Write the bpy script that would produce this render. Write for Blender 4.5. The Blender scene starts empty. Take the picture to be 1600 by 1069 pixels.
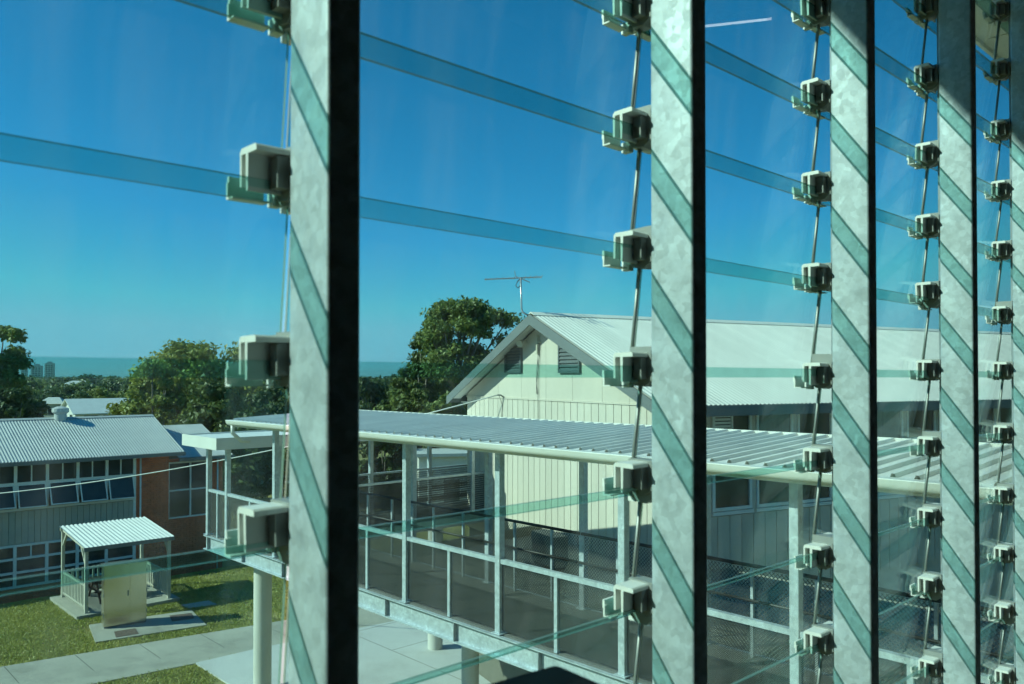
import bpy, math, random
import numpy as np
from mathutils import Vector, Matrix

scene = bpy.context.scene
R = math.radians
F = 1270.0            # focal length in photo pixels (1600 wide)
HZ = 590.0            # horizon row of the photo
CH = 8.0              # camera height above the yard
# ------------------------------------------------------------------ camera
cam_d = bpy.data.cameras.new('camera')
cam = bpy.data.objects.new('camera', cam_d)
scene.collection.objects.link(cam)
scene.camera = cam
cam.location = (0, 0, CH)
cam.rotation_euler = (R(90.8), 0, 0)
cam_d.sensor_width = 36
cam_d.lens = F * 36 / 1600
cam_d.shift_y = 0.0236
cam_d.clip_start = 0.02
cam_d.clip_end = 90000
cam_d.dof.use_dof = True
cam_d.dof.focus_distance = 9.0
cam_d.dof.aperture_fstop = 10.0
# ------------------------------------------------------------------ world and sun
HAZE = .00013                          # density of the air
SUN_EL = R(34.5)
SUN_TR = Vector((0.974, 0.226, 0)).normalized()      # horizontal way the light travels
world = bpy.data.worlds.new('World'); scene.world = world
world.use_nodes = True
wn = world.node_tree
sky = wn.nodes.new('ShaderNodeTexSky')
sky.sky_type = 'NISHITA'; sky.sun_disc = False
sky.sun_elevation = SUN_EL
sky.sun_rotation = math.atan2(-SUN_TR.x, -SUN_TR.y)
sky.altitude = 0; sky.air_density = 0.85; sky.dust_density = 0.0; sky.ozone_density = 10.0
bg = wn.nodes['Background']; bg.inputs['Strength'].default_value = 0.11
hsv = wn.nodes.new('ShaderNodeHueSaturation'); hsv.inputs['Saturation'].default_value = 1.15; hsv.inputs['Hue'].default_value = .479
wn.links.new(sky.outputs['Color'], hsv.inputs['Color']); cap = wn.nodes.new('ShaderNodeVectorMath'); cap.operation = 'MINIMUM'; cap.inputs[1].default_value = (1.7, 3.9, 5.2)
wn.links.new(hsv.outputs['Color'], cap.inputs[0]); wn.links.new(cap.outputs['Vector'], bg.inputs['Color'])
sun_d = bpy.data.lights.new('sun', 'SUN'); sun_d.energy = 4.8; sun_d.angle = R(0.53)
sun_d.color = (1.0, 0.89, 0.75)
sun = bpy.data.objects.new('sun', sun_d); scene.collection.objects.link(sun)
trav = Vector((SUN_TR.x*math.cos(SUN_EL), SUN_TR.y*math.cos(SUN_EL), -math.sin(SUN_EL)))
sun.rotation_euler = trav.to_track_quat('-Z', 'Y').to_euler()
sun.location = (-20, -5, 30)
vs = scene.view_settings
vs.view_transform = 'Standard'; vs.look = 'None'; vs.gamma = 1; vs.exposure = 0.65
vs.use_curve_mapping = False
scene.cycles.transparent_max_bounces = 40
scene.cycles.max_bounces = 4; scene.cycles.volume_bounces = 0
scene.cycles.caustics_reflective = False; scene.cycles.caustics_refractive = False
scene.cycles.use_denoising = True
scene.cycles.use_adaptive_sampling = True; scene.cycles.adaptive_threshold = .025; scene.cycles.adaptive_min_samples = 20

rnd = random.Random(7)
COL = scene.collection

# ------------------------------------------------------------------ helpers
def px(x, y, Y):                       # photo pixel at depth Y -> point
    return Vector(((x-800)/F*Y, Y, CH-(y-HZ)/F*Y))
def gp(x, y):                          # photo pixel on the ground
    Y = F*CH/(y-HZ)
    return ((x-800)/F*Y, Y)

class MB:
    def __init__(s): s.v = []; s.f = []; s.m = []
    def add(s, vs_, fs, mi=0):
        o = len(s.v); s.v += [tuple(p) for p in vs_]
        for f in fs: s.f.append(tuple(i+o for i in f)); s.m.append(mi)
        return s
    def box(s, x0, x1, y0, y1, z0, z1, mi=0):
        p = [(x0,y0,z0),(x1,y0,z0),(x1,y1,z0),(x0,y1,z0),(x0,y0,z1),(x1,y0,z1),(x1,y1,z1),(x0,y1,z1)]
        return s.add(p, [(3,2,1,0),(4,5,6,7),(0,1,5,4),(1,2,6,5),(2,3,7,6),(3,0,4,7)], mi)
    def prism(s, prof, axis, a, b, mi=0):      # profile of 2-tuples extruded on axis
        n = len(prof)
        def mk(p, t):
            if axis == 'x': return (t, p[0], p[1])
            if axis == 'y': return (p[0], t, p[1])
            return (p[0], p[1], t)
        vs_ = [mk(p, a) for p in prof] + [mk(p, b) for p in prof]
        fs = [(i, (i+1) % n, (i+1) % n+n, i+n) for i in range(n)]
        fs += [tuple(range(n-1, -1, -1)), tuple(range(n, 2*n))]
        return s.add(vs_, fs, mi)
    def tube(s, pts, rad, sides=8, cap=True, mi=0):
        pts = [Vector(p) for p in pts]; n = len(pts)
        if not hasattr(rad, '__len__'): rad = [rad]*n
        vs_ = []; fs = []
        for i, p in enumerate(pts):
            d = (pts[min(i+1, n-1)]-pts[max(i-1, 0)]).normalized()
            a = d.cross(Vector((0,0,1)) if abs(d.z) < .9 else Vector((1,0,0))).normalized(); b = d.cross(a)
            for k in range(sides):
                t = 2*math.pi*k/sides
                vs_.append(p+(a*math.cos(t)+b*math.sin(t))*rad[i])
        for i in range(n-1):
            for k in range(sides):
                k2 = (k+1) % sides
                fs.append((i*sides+k, i*sides+k2, (i+1)*sides+k2, (i+1)*sides+k))
        if cap:
            fs.append(tuple(range(sides))); fs.append(tuple(range((n-1)*sides, n*sides))[::-1])
        return s.add(vs_, fs, mi)
    def bar(s, p, q, w, h=None, mi=0):          # rectangular bar between two points
        h = h or w
        p = Vector(p); q = Vector(q); d = (q-p).normalized()
        a = d.cross(Vector((0,0,1)) if abs(d.z) < .95 else Vector((1,0,0))).normalized(); b = a.cross(d)
        vs_ = []
        for c in (p, q):
            for (i, j) in ((-1,-1),(1,-1),(1,1),(-1,1)): vs_.append(c+a*(i*w/2)+b*(j*h/2))
        return s.add(vs_, [(0,1,2,3),(7,6,5,4),(0,4,5,1),(1,5,6,2),(2,6,7,3),(3,7,4,0)], mi)
    def mesh(s, name, mats, smooth=False):
        me = bpy.data.meshes.new(name); me.from_pydata(s.v, [], s.f)
        for m in (mats if isinstance(mats, (list, tuple)) else [mats]): me.materials.append(m)
        me.polygons.foreach_set('material_index', s.m)
        if smooth: me.polygons.foreach_set('use_smooth', [True]*len(s.f))
        import bmesh
        bm = bmesh.new(); bm.from_mesh(me); bmesh.ops.recalc_face_normals(bm, faces=bm.faces); bm.to_mesh(me); bm.free()
        me.update()
        return me
    def build(s, name, mats, parent=None, smooth=False, loc=None, rz=None):
        return put(name, s.mesh(name, mats, smooth), parent, loc, rz)

def put(name, me, parent=None, loc=None, rz=None):
    o = bpy.data.objects.new(name, me); COL.objects.link(o)
    if parent: o.parent = parent
    if loc is not None: o.location = loc
    if rz is not None: o.rotation_euler = (0, 0, rz)
    return o
def tag(o, label=None, cat=None, group=None, kind=None):
    if label: o['label'] = label
    if cat: o['category'] = cat
    if group: o['group'] = group
    if kind: o['kind'] = kind
    return o
def empty(name, loc, rz=0.0):
    o = bpy.data.objects.new(name, None); COL.objects.link(o)
    o.empty_display_size = .2; o.location = loc; o.rotation_euler = (0, 0, rz)
    return o
def smooth_by_angle(o, ang=35):
    me = o.data
    me.polygons.foreach_set('use_smooth', [True]*len(me.polygons))
    try: me.set_sharp_from_angle(angle=R(ang))
    except Exception: pass
    return o

# ------------------------------------------------------------------ materials
def newmat(name):
    m = bpy.data.materials.new(name); m.use_nodes = True
    nt = m.node_tree; nt.nodes.clear()
    out = nt.nodes.new('ShaderNodeOutputMaterial')
    return m, nt, out
def N(nt, t, **kw):
    n = nt.nodes.new(t)
    for k, v in kw.items():
        if k in n.inputs: n.inputs[k].default_value = v
        else: setattr(n, k, v)
    return n
def pmat(name, col, rough=.6, metal=0.0, var=.12, scale=3.0, bump=0.0, bscale=40., spec=.5, stain=None, coord='Object', stretch=(1,1,1), randomv=0.0):
    m, nt, out = newmat(name); L = nt.links.new
    b = N(nt, 'ShaderNodeBsdfPrincipled', Roughness=rough, Metallic=metal)
    b.inputs['Specular IOR Level'].default_value = spec
    tc = N(nt, 'ShaderNodeTexCoord'); mp = N(nt, 'ShaderNodeMapping'); mp.inputs['Scale'].default_value = stretch
    L(tc.outputs[coord], mp.inputs['Vector'])
    nz = N(nt, 'ShaderNodeTexNoise', Scale=scale, Detail=6.0, Roughness=.65)
    L(mp.outputs['Vector'], nz.inputs['Vector'])
    mr = N(nt, 'ShaderNodeMapRange'); mr.inputs['From Min'].default_value = .3; mr.inputs['From Max'].default_value = .7
    mr.inputs['To Min'].default_value = 1-var; mr.inputs['To Max'].default_value = 1+var
    L(nz.outputs['Fac'], mr.inputs['Value'])
    fac = mr.outputs['Result']
    if randomv:
        oi = N(nt, 'ShaderNodeObjectInfo'); r2 = N(nt, 'ShaderNodeMapRange')
        r2.inputs['To Min'].default_value = 1-randomv; r2.inputs['To Max'].default_value = 1+randomv
        L(oi.outputs['Random'], r2.inputs['Value'])
        mu = N(nt, 'ShaderNodeMath', operation='MULTIPLY'); L(fac, mu.inputs[0]); L(r2.outputs['Result'], mu.inputs[1]); fac = mu.outputs[0]
    mx = N(nt, 'ShaderNodeVectorMath', operation='SCALE'); mx.inputs[0].default_value = col
    L(fac, mx.inputs['Scale'])
    colout = mx.outputs['Vector']
    if stain:
        n2 = N(nt, 'ShaderNodeTexNoise', Scale=stain[1], Detail=8.0, Roughness=.7); L(mp.outputs['Vector'], n2.inputs['Vector'])
        r3 = N(nt, 'ShaderNodeMapRange'); r3.inputs['From Min'].default_value = stain[2]; r3.inputs['From Max'].default_value = stain[2]+.18
        r3.inputs['To Max'].default_value = stain[3]
        L(n2.outputs['Fac'], r3.inputs['Value'])
        mc = N(nt, 'ShaderNodeMix', data_type='RGBA'); L(r3.outputs['Result'], mc.inputs['Factor'])
        L(colout, mc.inputs[6]); mc.inputs[7].default_value = (*stain[0], 1); colout = mc.outputs[2]
    L(colout, b.inputs['Base Color'])
    if bump:
        n3 = N(nt, 'ShaderNodeTexNoise', Scale=bscale, Detail=5.0); L(mp.outputs['Vector'], n3.inputs['Vector'])
        bp = N(nt, 'ShaderNodeBump', Strength=bump, Distance=.02); L(n3.outputs['Fac'], bp.inputs['Height']); L(bp.outputs['Normal'], b.inputs['Normal'])
    L(b.outputs['BSDF'], out.inputs['Surface'])
    return m
def galv(name, scale, base=.42, rough=.5, metal=.35, con=.28, coord='Object'):
    m, nt, out = newmat(name); L = nt.links.new
    b = N(nt, 'ShaderNodeBsdfPrincipled', Roughness=rough, Metallic=metal)
    tc = N(nt, 'ShaderNodeTexCoord'); oi = N(nt, 'ShaderNodeObjectInfo')
    va = N(nt, 'ShaderNodeVectorMath', operation='ADD'); sc = N(nt, 'ShaderNodeVectorMath', operation='SCALE'); sc.inputs[0].default_value = (3.1, 5.7, 7.3)
    L(oi.outputs['Random'], sc.inputs['Scale']); L(tc.outputs[coord], va.inputs[0]); L(sc.outputs['Vector'], va.inputs[1])
    nz = N(nt, 'ShaderNodeTexNoise', Scale=scale*.6, Detail=3.0); L(va.outputs['Vector'], nz.inputs['Vector'])
    wv = N(nt, 'ShaderNodeVectorMath', operation='SCALE', Scale=.9/scale); L(nz.outputs['Color'], wv.inputs[0])
    v2 = N(nt, 'ShaderNodeVectorMath', operation='ADD'); L(va.outputs['Vector'], v2.inputs[0]); L(wv.outputs['Vector'], v2.inputs[1])
    vo = N(nt, 'ShaderNodeTexVoronoi', Scale=scale); L(v2.outputs['Vector'], vo.inputs['Vector'])
    sep = N(nt, 'ShaderNodeSeparateColor'); L(vo.outputs['Color'], sep.inputs['Color'])
    n2 = N(nt, 'ShaderNodeTexNoise', Scale=scale*.28, Detail=7.0, Roughness=.7); L(va.outputs['Vector'], n2.inputs['Vector'])
    a1 = N(nt, 'ShaderNodeMath', operation='MULTIPLY_ADD'); a1.inputs[1].default_value = con; a1.inputs[2].default_value = 1-con*.5
    L(sep.outputs['Red'], a1.inputs[0])
    r3 = N(nt, 'ShaderNodeMapRange'); r3.inputs['From Min'].default_value = .3; r3.inputs['From Max'].default_value = .72; r3.inputs['To Min'].default_value = .8; r3.inputs['To Max'].default_value = 1.2
    L(n2.outputs['Fac'], r3.inputs['Value'])
    mu = N(nt, 'ShaderNodeMath', operation='MULTIPLY'); L(a1.outputs[0], mu.inputs[0]); L(r3.outputs['Result'], mu.inputs[1])
    # pale scuffs
    n4 = N(nt, 'ShaderNodeTexNoise', Scale=scale*.45, Detail=2.0); mp = N(nt, 'ShaderNodeMapping'); mp.inputs['Scale'].default_value = (1, 1, .8); mp.inputs['Location'].default_value = (4, 2, 9)
    L(va.outputs['Vector'], mp.inputs['Vector']); L(mp.outputs['Vector'], n4.inputs['Vector'])
    r4 = N(nt, 'ShaderNodeMapRange'); r4.inputs['From Min'].default_value = .66; r4.inputs['From Max'].default_value = .76; r4.inputs['To Max'].default_value = .3
    L(n4.outputs['Fac'], r4.inputs['Value'])
    ad = N(nt, 'ShaderNodeMath', operation='ADD'); L(mu.outputs[0], ad.inputs[0]); L(r4.outputs['Result'], ad.inputs[1])
    cs = N(nt, 'ShaderNodeVectorMath', operation='SCALE'); cs.inputs[0].default_value = (base*.88, base, base*1.07); L(ad.outputs[0], cs.inputs['Scale'])
    L(cs.outputs['Vector'], b.inputs['Base Color'])
    rr = N(nt, 'ShaderNodeMath', operation='MULTIPLY_ADD'); rr.inputs[1].default_value = -.15; rr.inputs[2].default_value = rough+.1; L(sep.outputs['Green'], rr.inputs[0]); L(rr.outputs[0], b.inputs['Roughness'])
    bp = N(nt, 'ShaderNodeBump', Strength=.12, Distance=.002); L(n2.outputs['Fac'], bp.inputs['Height']); L(bp.outputs['Normal'], b.inputs['Normal'])
    L(b.outputs['BSDF'], out.inputs['Surface'])
    return m
def glass(name, tint, rough=0.0, dust=.016):
    # thin tinted pane: each face lets the square root of the pane's tint through, Schlick reflection, a little dust
    m, nt, out = newmat(name); L = nt.links.new
    tr = N(nt, 'ShaderNodeBsdfTransparent'); tr.inputs['Color'].default_value = (*[c**.5 for c in tint], 1)
    gl = N(nt, 'ShaderNodeBsdfGlossy', Roughness=rough)
    ge = N(nt, 'ShaderNodeNewGeometry'); dp = N(nt, 'ShaderNodeVectorMath', operation='DOT_PRODUCT')
    L(ge.outputs['Incoming'], dp.inputs[0]); L(ge.outputs['Normal'], dp.inputs[1])
    ab = N(nt, 'ShaderNodeMath', operation='ABSOLUTE'); L(dp.outputs['Value'], ab.inputs[0])
    om = N(nt, 'ShaderNodeMath', operation='SUBTRACT'); om.inputs[0].default_value = 1.0; L(ab.outputs[0], om.inputs[1])
    pw = N(nt, 'ShaderNodeMath', operation='POWER'); pw.inputs[1].default_value = 5.0; L(om.outputs[0], pw.inputs[0])
    sc = N(nt, 'ShaderNodeMath', operation='MULTIPLY_ADD'); sc.inputs[1].default_value = .96; sc.inputs[2].default_value = .04; L(pw.outputs[0], sc.inputs[0])
    mx = N(nt, 'ShaderNodeMixShader'); L(sc.outputs[0], mx.inputs[0]); L(tr.outputs[0], mx.inputs[1]); L(gl.outputs[0], mx.inputs[2])
    last = mx
    if dust:
        df = N(nt, 'ShaderNodeBsdfDiffuse'); df.inputs['Color'].default_value = (.75, .8, .8, 1)
        tl = N(nt, 'ShaderNodeBsdfTranslucent'); tl.inputs['Color'].default_value = (.75, .8, .8, 1)
        md = N(nt, 'ShaderNodeMixShader'); md.inputs[0].default_value = .6; L(df.outputs[0], md.inputs[1]); L(tl.outputs[0], md.inputs[2])
        tc = N(nt, 'ShaderNodeTexCoord'); mp = N(nt, 'ShaderNodeMapping'); mp.inputs['Scale'].default_value = (9, 3, 1.3); mp.inputs['Rotation'].default_value = (0, .35, 0)
        oi = N(nt, 'ShaderNodeObjectInfo'); L(oi.outputs['Random'], mp.inputs['Location'])
        L(tc.outputs['Object'], mp.inputs['Vector'])
        nz = N(nt, 'ShaderNodeTexNoise', Scale=2.2, Detail=5.0, Roughness=.6); L(mp.outputs['Vector'], nz.inputs['Vector'])
        r = N(nt, 'ShaderNodeMapRange'); r.inputs['From Min'].default_value = .42; r.inputs['From Max'].default_value = .8; r.inputs['To Min'].default_value = dust*.08; r.inputs['To Max'].default_value = dust*2.8
        L(nz.outputs['Fac'], r.inputs['Value'])
        m2 = N(nt, 'ShaderNodeMixShader'); L(r.outputs['Result'], m2.inputs[0]); L(mx.outputs[0], m2.inputs[1]); L(md.outputs[0], m2.inputs[2]); last = m2
    L(last.outputs[0], out.inputs['Surface'])
    return m
def meshmat(name, pitch, wire, col, axes=('Y', 'Z')):
    # woven wire: open diamonds between thin wires (too fine to build wire by wire)
    m, nt, out = newmat(name); L = nt.links.new
    tc = N(nt, 'ShaderNodeTexCoord'); sp = N(nt, 'ShaderNodeSeparateXYZ'); L(tc.outputs['Object'], sp.inputs[0])
    res = []
    for sg in ('ADD', 'SUBTRACT'):
        a = N(nt, 'ShaderNodeMath', operation=sg); L(sp.outputs[axes[0]], a.inputs[0]); L(sp.outputs[axes[1]], a.inputs[1])
        d = N(nt, 'ShaderNodeMath', operation='DIVIDE'); d.inputs[1].default_value = pitch; L(a.outputs[0], d.inputs[0])
        f = N(nt, 'ShaderNodeMath', operation='FRACT'); L(d.outputs[0], f.inputs[0])
        c = N(nt, 'ShaderNodeMath', operation='LESS_THAN'); c.inputs[1].default_value = wire; L(f.outputs[0], c.inputs[0]); res.append(c)
    mxm = N(nt, 'ShaderNodeMath', operation='MAXIMUM'); L(res[0].outputs[0], mxm.inputs[0]); L(res[1].outputs[0], mxm.inputs[1])
    b = N(nt, 'ShaderNodeBsdfPrincipled', Roughness=.55, Metallic=.2); b.inputs['Base Color'].default_value = (*col, 1)
    tr = N(nt, 'ShaderNodeBsdfTransparent')
    mx = N(nt, 'ShaderNodeMixShader'); L(mxm.outputs[0], mx.inputs[0]); L(tr.outputs[0], mx.inputs[1]); L(b.outputs[0], mx.inputs[2])
    L(mx.outputs[0], out.inputs['Surface'])
    return m
def leafmat(name, c1, c2, scale=.5):
    m, nt, out = newmat(name); L = nt.links.new
    tc = N(nt, 'ShaderNodeTexCoord'); oi = N(nt, 'ShaderNodeObjectInfo')
    nz = N(nt, 'ShaderNodeTexNoise', Scale=scale, Detail=4.0, Roughness=.7); L(tc.outputs['Object'], nz.inputs['Vector'])
    n2 = N(nt, 'ShaderNodeTexWhiteNoise'); ge = N(nt, 'ShaderNodeNewGeometry')
    L(ge.outputs['Random Per Island'], n2.inputs['Vector'])
    r = N(nt, 'ShaderNodeMapRange'); r.inputs['From Min'].default_value = .35; r.inputs['From Max'].default_value = .65; L(nz.outputs['Fac'], r.inputs['Value'])
    av = N(nt, 'ShaderNodeMath', operation='MULTIPLY_ADD'); av.inputs[1].default_value = .45; L(n2.outputs['Value'], av.inputs[0])
    hf = N(nt, 'ShaderNodeMath', operation='MULTIPLY'); hf.inputs[1].default_value = .55; L(r.outputs['Result'], hf.inputs[0]); L(hf.outputs[0], av.inputs[2])
    mc = N(nt, 'ShaderNodeMix', data_type='RGBA'); mc.inputs[6].default_value = (*c1, 1); mc.inputs[7].default_value = (*c2, 1); L(av.outputs[0], mc.inputs['Factor'])
    hs = N(nt, 'ShaderNodeHueSaturation'); L(mc.outputs[2], hs.inputs['Color'])
    rv = N(nt, 'ShaderNodeMapRange'); rv.inputs['To Min'].default_value = .75; rv.inputs['To Max'].default_value = 1.25; L(oi.outputs['Random'], rv.inputs['Value']); L(rv.outputs['Result'], hs.inputs['Value'])
    b = N(nt, 'ShaderNodeBsdfPrincipled', Roughness=.5); b.inputs['Specular IOR Level'].default_value = .35; L(hs.outputs['Color'], b.inputs['Base Color'])
    tl = N(nt, 'ShaderNodeBsdfTranslucent'); L(hs.outputs['Color'], tl.inputs['Color'])
    mx = N(nt, 'ShaderNodeMixShader'); mx.inputs[0].default_value = .28; L(b.outputs[0], mx.inputs[1]); L(tl.outputs[0], mx.inputs[2])
    L(mx.outputs[0], out.inputs['Surface'])
    return m

M = {}
M['galv_post'] = galv('galvanised_post', 75, base=.5, rough=.5, metal=.2, con=.24)
M['galv'] = galv('galvanised_steel', 28, base=.55, rough=.5, metal=.35, con=.2)
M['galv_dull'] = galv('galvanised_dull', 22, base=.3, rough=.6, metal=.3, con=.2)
M['glass'] = glass('green_louvre_glass', (.48, .785, .745), dust=.014)
M['glass_edge'] = pmat('cut_glass_edge', (.26, .36, .31), rough=.25, var=.1)
_e = M['glass_edge'].node_tree; _o = [n for n in _e.nodes if n.type == 'OUTPUT_MATERIAL'][0]; _b = _o.inputs['Surface'].links[0].from_socket
_t = N(_e, 'ShaderNodeBsdfTransparent'); _t.inputs['Color'].default_value = (.35, .6, .52, 1); _m = N(_e, 'ShaderNodeMixShader'); _m.inputs[0].default_value = .4     # cut edges pass some light
_e.links.new(_b, _m.inputs[1]); _e.links.new(_t.outputs[0], _m.inputs[2]); _e.links.new(_m.outputs[0], _o.inputs['Surface'])
M['clip'] = pmat('light_grey_plastic', (.80, .80, .77), rough=.45, var=.05, scale=30)
M['clip_shade_tone'] = pmat('shade_toned_plastic', (.30, .31, .30), rough=.5, var=.05, scale=30)  # same white plastic, darkened to put the inner faces' shade into the colour
M['rod'] = pmat('steel_rod', (.34, .34, .33), rough=.45, metal=.5, var=.05)
M['cream_int'] = pmat('room_plaster', (.5, .5, .49), rough=.8)
M['carpet'] = pmat('dark_carpet', (.2, .2, .2), rough=.95, var=.2, scale=40)
M['render_ext'] = pmat('cream_render', (.62, .58, .48), rough=.8)
M['soffit'] = pmat('beige_soffit', (.55, .52, .42), rough=.7, var=.04)
M['black'] = pmat('black_vinyl', (.006, .006, .006), rough=.7, var=.3, scale=60, spec=.2)
M['white'] = pmat('white_paint', (.70, .70, .66), rough=.45, var=.05, scale=2, stain=((.45, .43, .36), 1.3, .62, .35))
M['roof_zinc'] = pmat('zinc_roof', (.80, .79, .75), randomv=.04, rough=.5, metal=.05, var=.07, scale=1.5)
M['roof_bright'] = pmat('bright_corrugated', (.72, .73, .70), rough=.5, var=.07, scale=1.5, stain=((.4, .39, .35), .9, .62, .4))
M['roof_white'] = pmat('white_corrugated', (.54, .54, .52), randomv=.05, rough=.5, metal=.05, var=.09, scale=1.0, stain=((.36, .35, .31), .7, .58, .5), stretch=(1, 1, 1))
M['roof_cream'] = pmat('pale_roof', (.84, .80, .71), randomv=.04, stretch=(.25, 1.6, 1), rough=.55, var=.08, scale=.7, stain=((.5, .49, .43), .45, .58, .5))
M['cream'] = pmat('cream_board', (.60, .545, .465), rough=.65, var=.05, scale=1.2, stain=((.40, .36, .28), 1.6, .56, .45), randomv=.06, stretch=(1.5, 1.5, .35))
M['cream_dark'] = pmat('board_joint', (.16, .15, .12), rough=.9)
M['grey_trim'] = pmat('grey_barge', (.16, .175, .175), rough=.5, var=.06)
M['grey_vent'] = pmat('grey_vent', (.10, .115, .12), rough=.5)
M['deck'] = pmat('dark_deck', (.16, .16, .15), rough=.75, var=.14, scale=1.4, bump=.2, bscale=60)
M['black_rail'] = pmat('black_rail', (.02, .02, .02), rough=.5)
M['mesh_near'] = meshmat('dark_woven_mesh', .022, .30, (.055, .06, .058))
M['mesh_far'] = meshmat('dark_diamond_mesh', .055, .20, (.05, .053, .052))
M['concrete'] = pmat('path_concrete', (.36, .35, .29), rough=.85, var=.14, scale=.6, stain=((.19, .18, .15), .5, .5, .6), bump=.15, bscale=30)
M['concrete_new'] = pmat('pale_concrete', (.50, .51, .49), rough=.85, var=.07, scale=.5, stain=((.33, .32, .29), .45, .52, .5), bump=.1, bscale=30)
M['column'] = pmat('column_concrete', (.56, .55, .5), rough=.85, var=.1, scale=1.5, stain=((.42, .33, .2), .8, .62, .5), stretch=(1, 1, .4))
M['brick'] = pmat('red_brick', (.62, .15, .06), rough=.85, var=.3, scale=9)
M['mortar'] = pmat('mortar', (.3, .24, .2), rough=.95)
M['spandrel'] = pmat('beige_board', (.44, .42, .35), rough=.7, var=.06)
M['white_frame'] = pmat('white_window_frame', (.80, .80, .77), rough=.5, var=.05)
M['pane'] = pmat('dark_window_glass', (.045, .055, .055), rough=.05, var=.5, scale=.8, spec=.5)
M['curtain'] = pmat('pale_curtain', (.2, .2, .19), rough=.9, var=.4, scale=8, stretch=(6, 6, .2))
M['timber'] = pmat('pale_post_paint', (.50, .48, .40), rough=.7, var=.1)
M['timber_dark'] = pmat('brown_bench', (.07, .05, .04), rough=.7)
M['cabinet'] = pmat('brushed_steel_cabinet', (.62, .55, .40), rough=.22, metal=.85, var=.05, scale=1)
M['hatch'] = pmat('rusty_cover', (.12, .085, .065), rough=.8, var=.25, scale=5)
M['lawn'] = pmat('lawn_soil', (.21, .19, .055), rough=.95, var=.45, scale=.7, stain=((.33, .28, .11), .25, .52, .7))
M['grass'] = leafmat('grass_blades', (.24, .28, .05), (.45, .43, .13), scale=.35)
M['leaf_a'] = leafmat('gum_leaf', (.065, .105, .027), (.26, .30, .08), scale=.5)
M['leaf_b'] = leafmat('fig_leaf', (.10, .135, .03), (.44, .44, .11), scale=.4)
M['leaf_c'] = leafmat('dark_leaf', (.035, .065, .02), (.14, .19, .055), scale=.4)
M['bark'] = pmat('grey_bark', (.23, .19, .15), rough=.9, var=.3, scale=2)
M['sea'] = pmat('sea_water', (.12, .22, .30), rough=.25, var=.05, scale=.001)
M['far_wall'] = pmat('far_house_wall', (.62, .6, .54), rough=.8)
M['far_roof'] = pmat('far_house_roof', (.5, .52, .5), rough=.6)
M['tower'] = pmat('tower_wall', (.42, .43, .43), rough=.7)
M['ac'] = pmat('beige_metal_case', (.5, .47, .38), rough=.5)
M['alu'] = pmat('aluminium', (.55, .56, .57), rough=.35, metal=.7, var=.03)
M['cable'] = pmat('pale_cable', (.6, .6, .57), rough=.6)
M['cable_dark'] = pmat('dark_cable', (.08, .08, .08), rough=.6)
em, ent, eout = newmat('lit_tube')
ee = N(ent, 'ShaderNodeEmission', Strength=3.0); ee.inputs['Color'].default_value = (1, .96, .9, 1); ent.links.new(ee.outputs[0], eout.inputs['Surface'])
M['tube'] = em

AU = math.atan2(.685, .728)             # heading of the louvre wall
UX = Vector((.728, .685, 0)).normalized(); NX = Vector((.685, -.728, 0)).normalized()

# ------------------------------------------------------------------ ground, water
GR = [0, 20, 50, 90, 140, 220, 350, 550, 900, 1500, 2600, 6000, 20000, 60000]
GZ = [0, 0, 0, -.5, -2, -6, -13, -20, -25, -29, -33, -36, -40, -44]
def ground_z(x, y):
    x = np.asarray(x, float); y = np.asarray(y, float)
    z = np.interp(np.hypot(x, y), GR, GZ)
    ox, oy = x+17.8*1.12, y-28.2*1.12                 # added dip that keeps the brick building's shadow off the shelter
    m = ox*UX.x+oy*UX.y; q = ox*NX.x+oy*NX.y           # along it / in front of it
    sm = lambda t: np.clip(t, 0, 1)**2*(3-2*np.clip(t, 0, 1))
    dip = sm((3.7-q)/2.9)*sm((14+q)/5)*sm((m+22)/6)*sm((16-m)/5)
    return z-.965*dip
def grid_ground():
    far = [90, 140, 220, 350, 550, 900, 1500, 2600, 6000, 12000]
    xs = [-v for v in far[::-1]]+[-65]+list(range(-48, 17))+[25, 40, 60]+far
    ys = [-v for v in far[::-1]]+[-50, -20, 0, 8, 12]+list(range(15, 56))+[62, 75]+far
    X_, Y_ = np.meshgrid(xs, ys); Z_ = ground_z(X_, Y_); w = len(xs)
    mb = MB(); mb.add(list(zip(X_.ravel().tolist(), Y_.ravel().tolist(), Z_.ravel().tolist())), [(j*w+i, j*w+i+1, (j+1)*w+i+1, (j+1)*w+i) for j in range(len(ys)-1) for i in range(w-1)])
    return mb
tag(grid_ground().build('ground', M['lawn'], smooth=True), kind='structure')
sea = MB(); vs_ = []; fs = []
for i in range(25):
    a = R(90-70+140*i/24)
    for r in (1900, 12000): vs_.append((r*math.cos(a), r*math.sin(a), -30))
for i in range(24): fs.append((2*i, 2*i+1, 2*i+3, 2*i+2))
sea.add(vs_, fs); tag(sea.build('sea', M['sea']), kind='structure')
def sheet(name, pts, z, th, mat):
    mb = MB(); mb.prism([tuple(p) for p in pts], 'z', z-th, z); return tag(mb.build(name, mat), kind='structure')
path_px = [(-250,1083),(0,1042),(200,1009),(397,977),(640,937),(640,990),(397,1014),(307,1036),(143,1069),(-60,1115)]
sheet('path', [gp(*p) for p in path_px], .03, .1, M['concrete'])
slab_px = [(307,1036),(397,1015),(640,966),(1000,905),(1600,905),(1700,1500),(800,1500),(361,1069)]
sheet('forecourt', [gp(*p) for p in slab_px], .045, .1, M['concrete_new'])
sheet('cabinet_pad', [gp(*p) for p in ((142,977),(301,954),(325,977),(152,1004))], .05, .1, M['concrete'])

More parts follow.
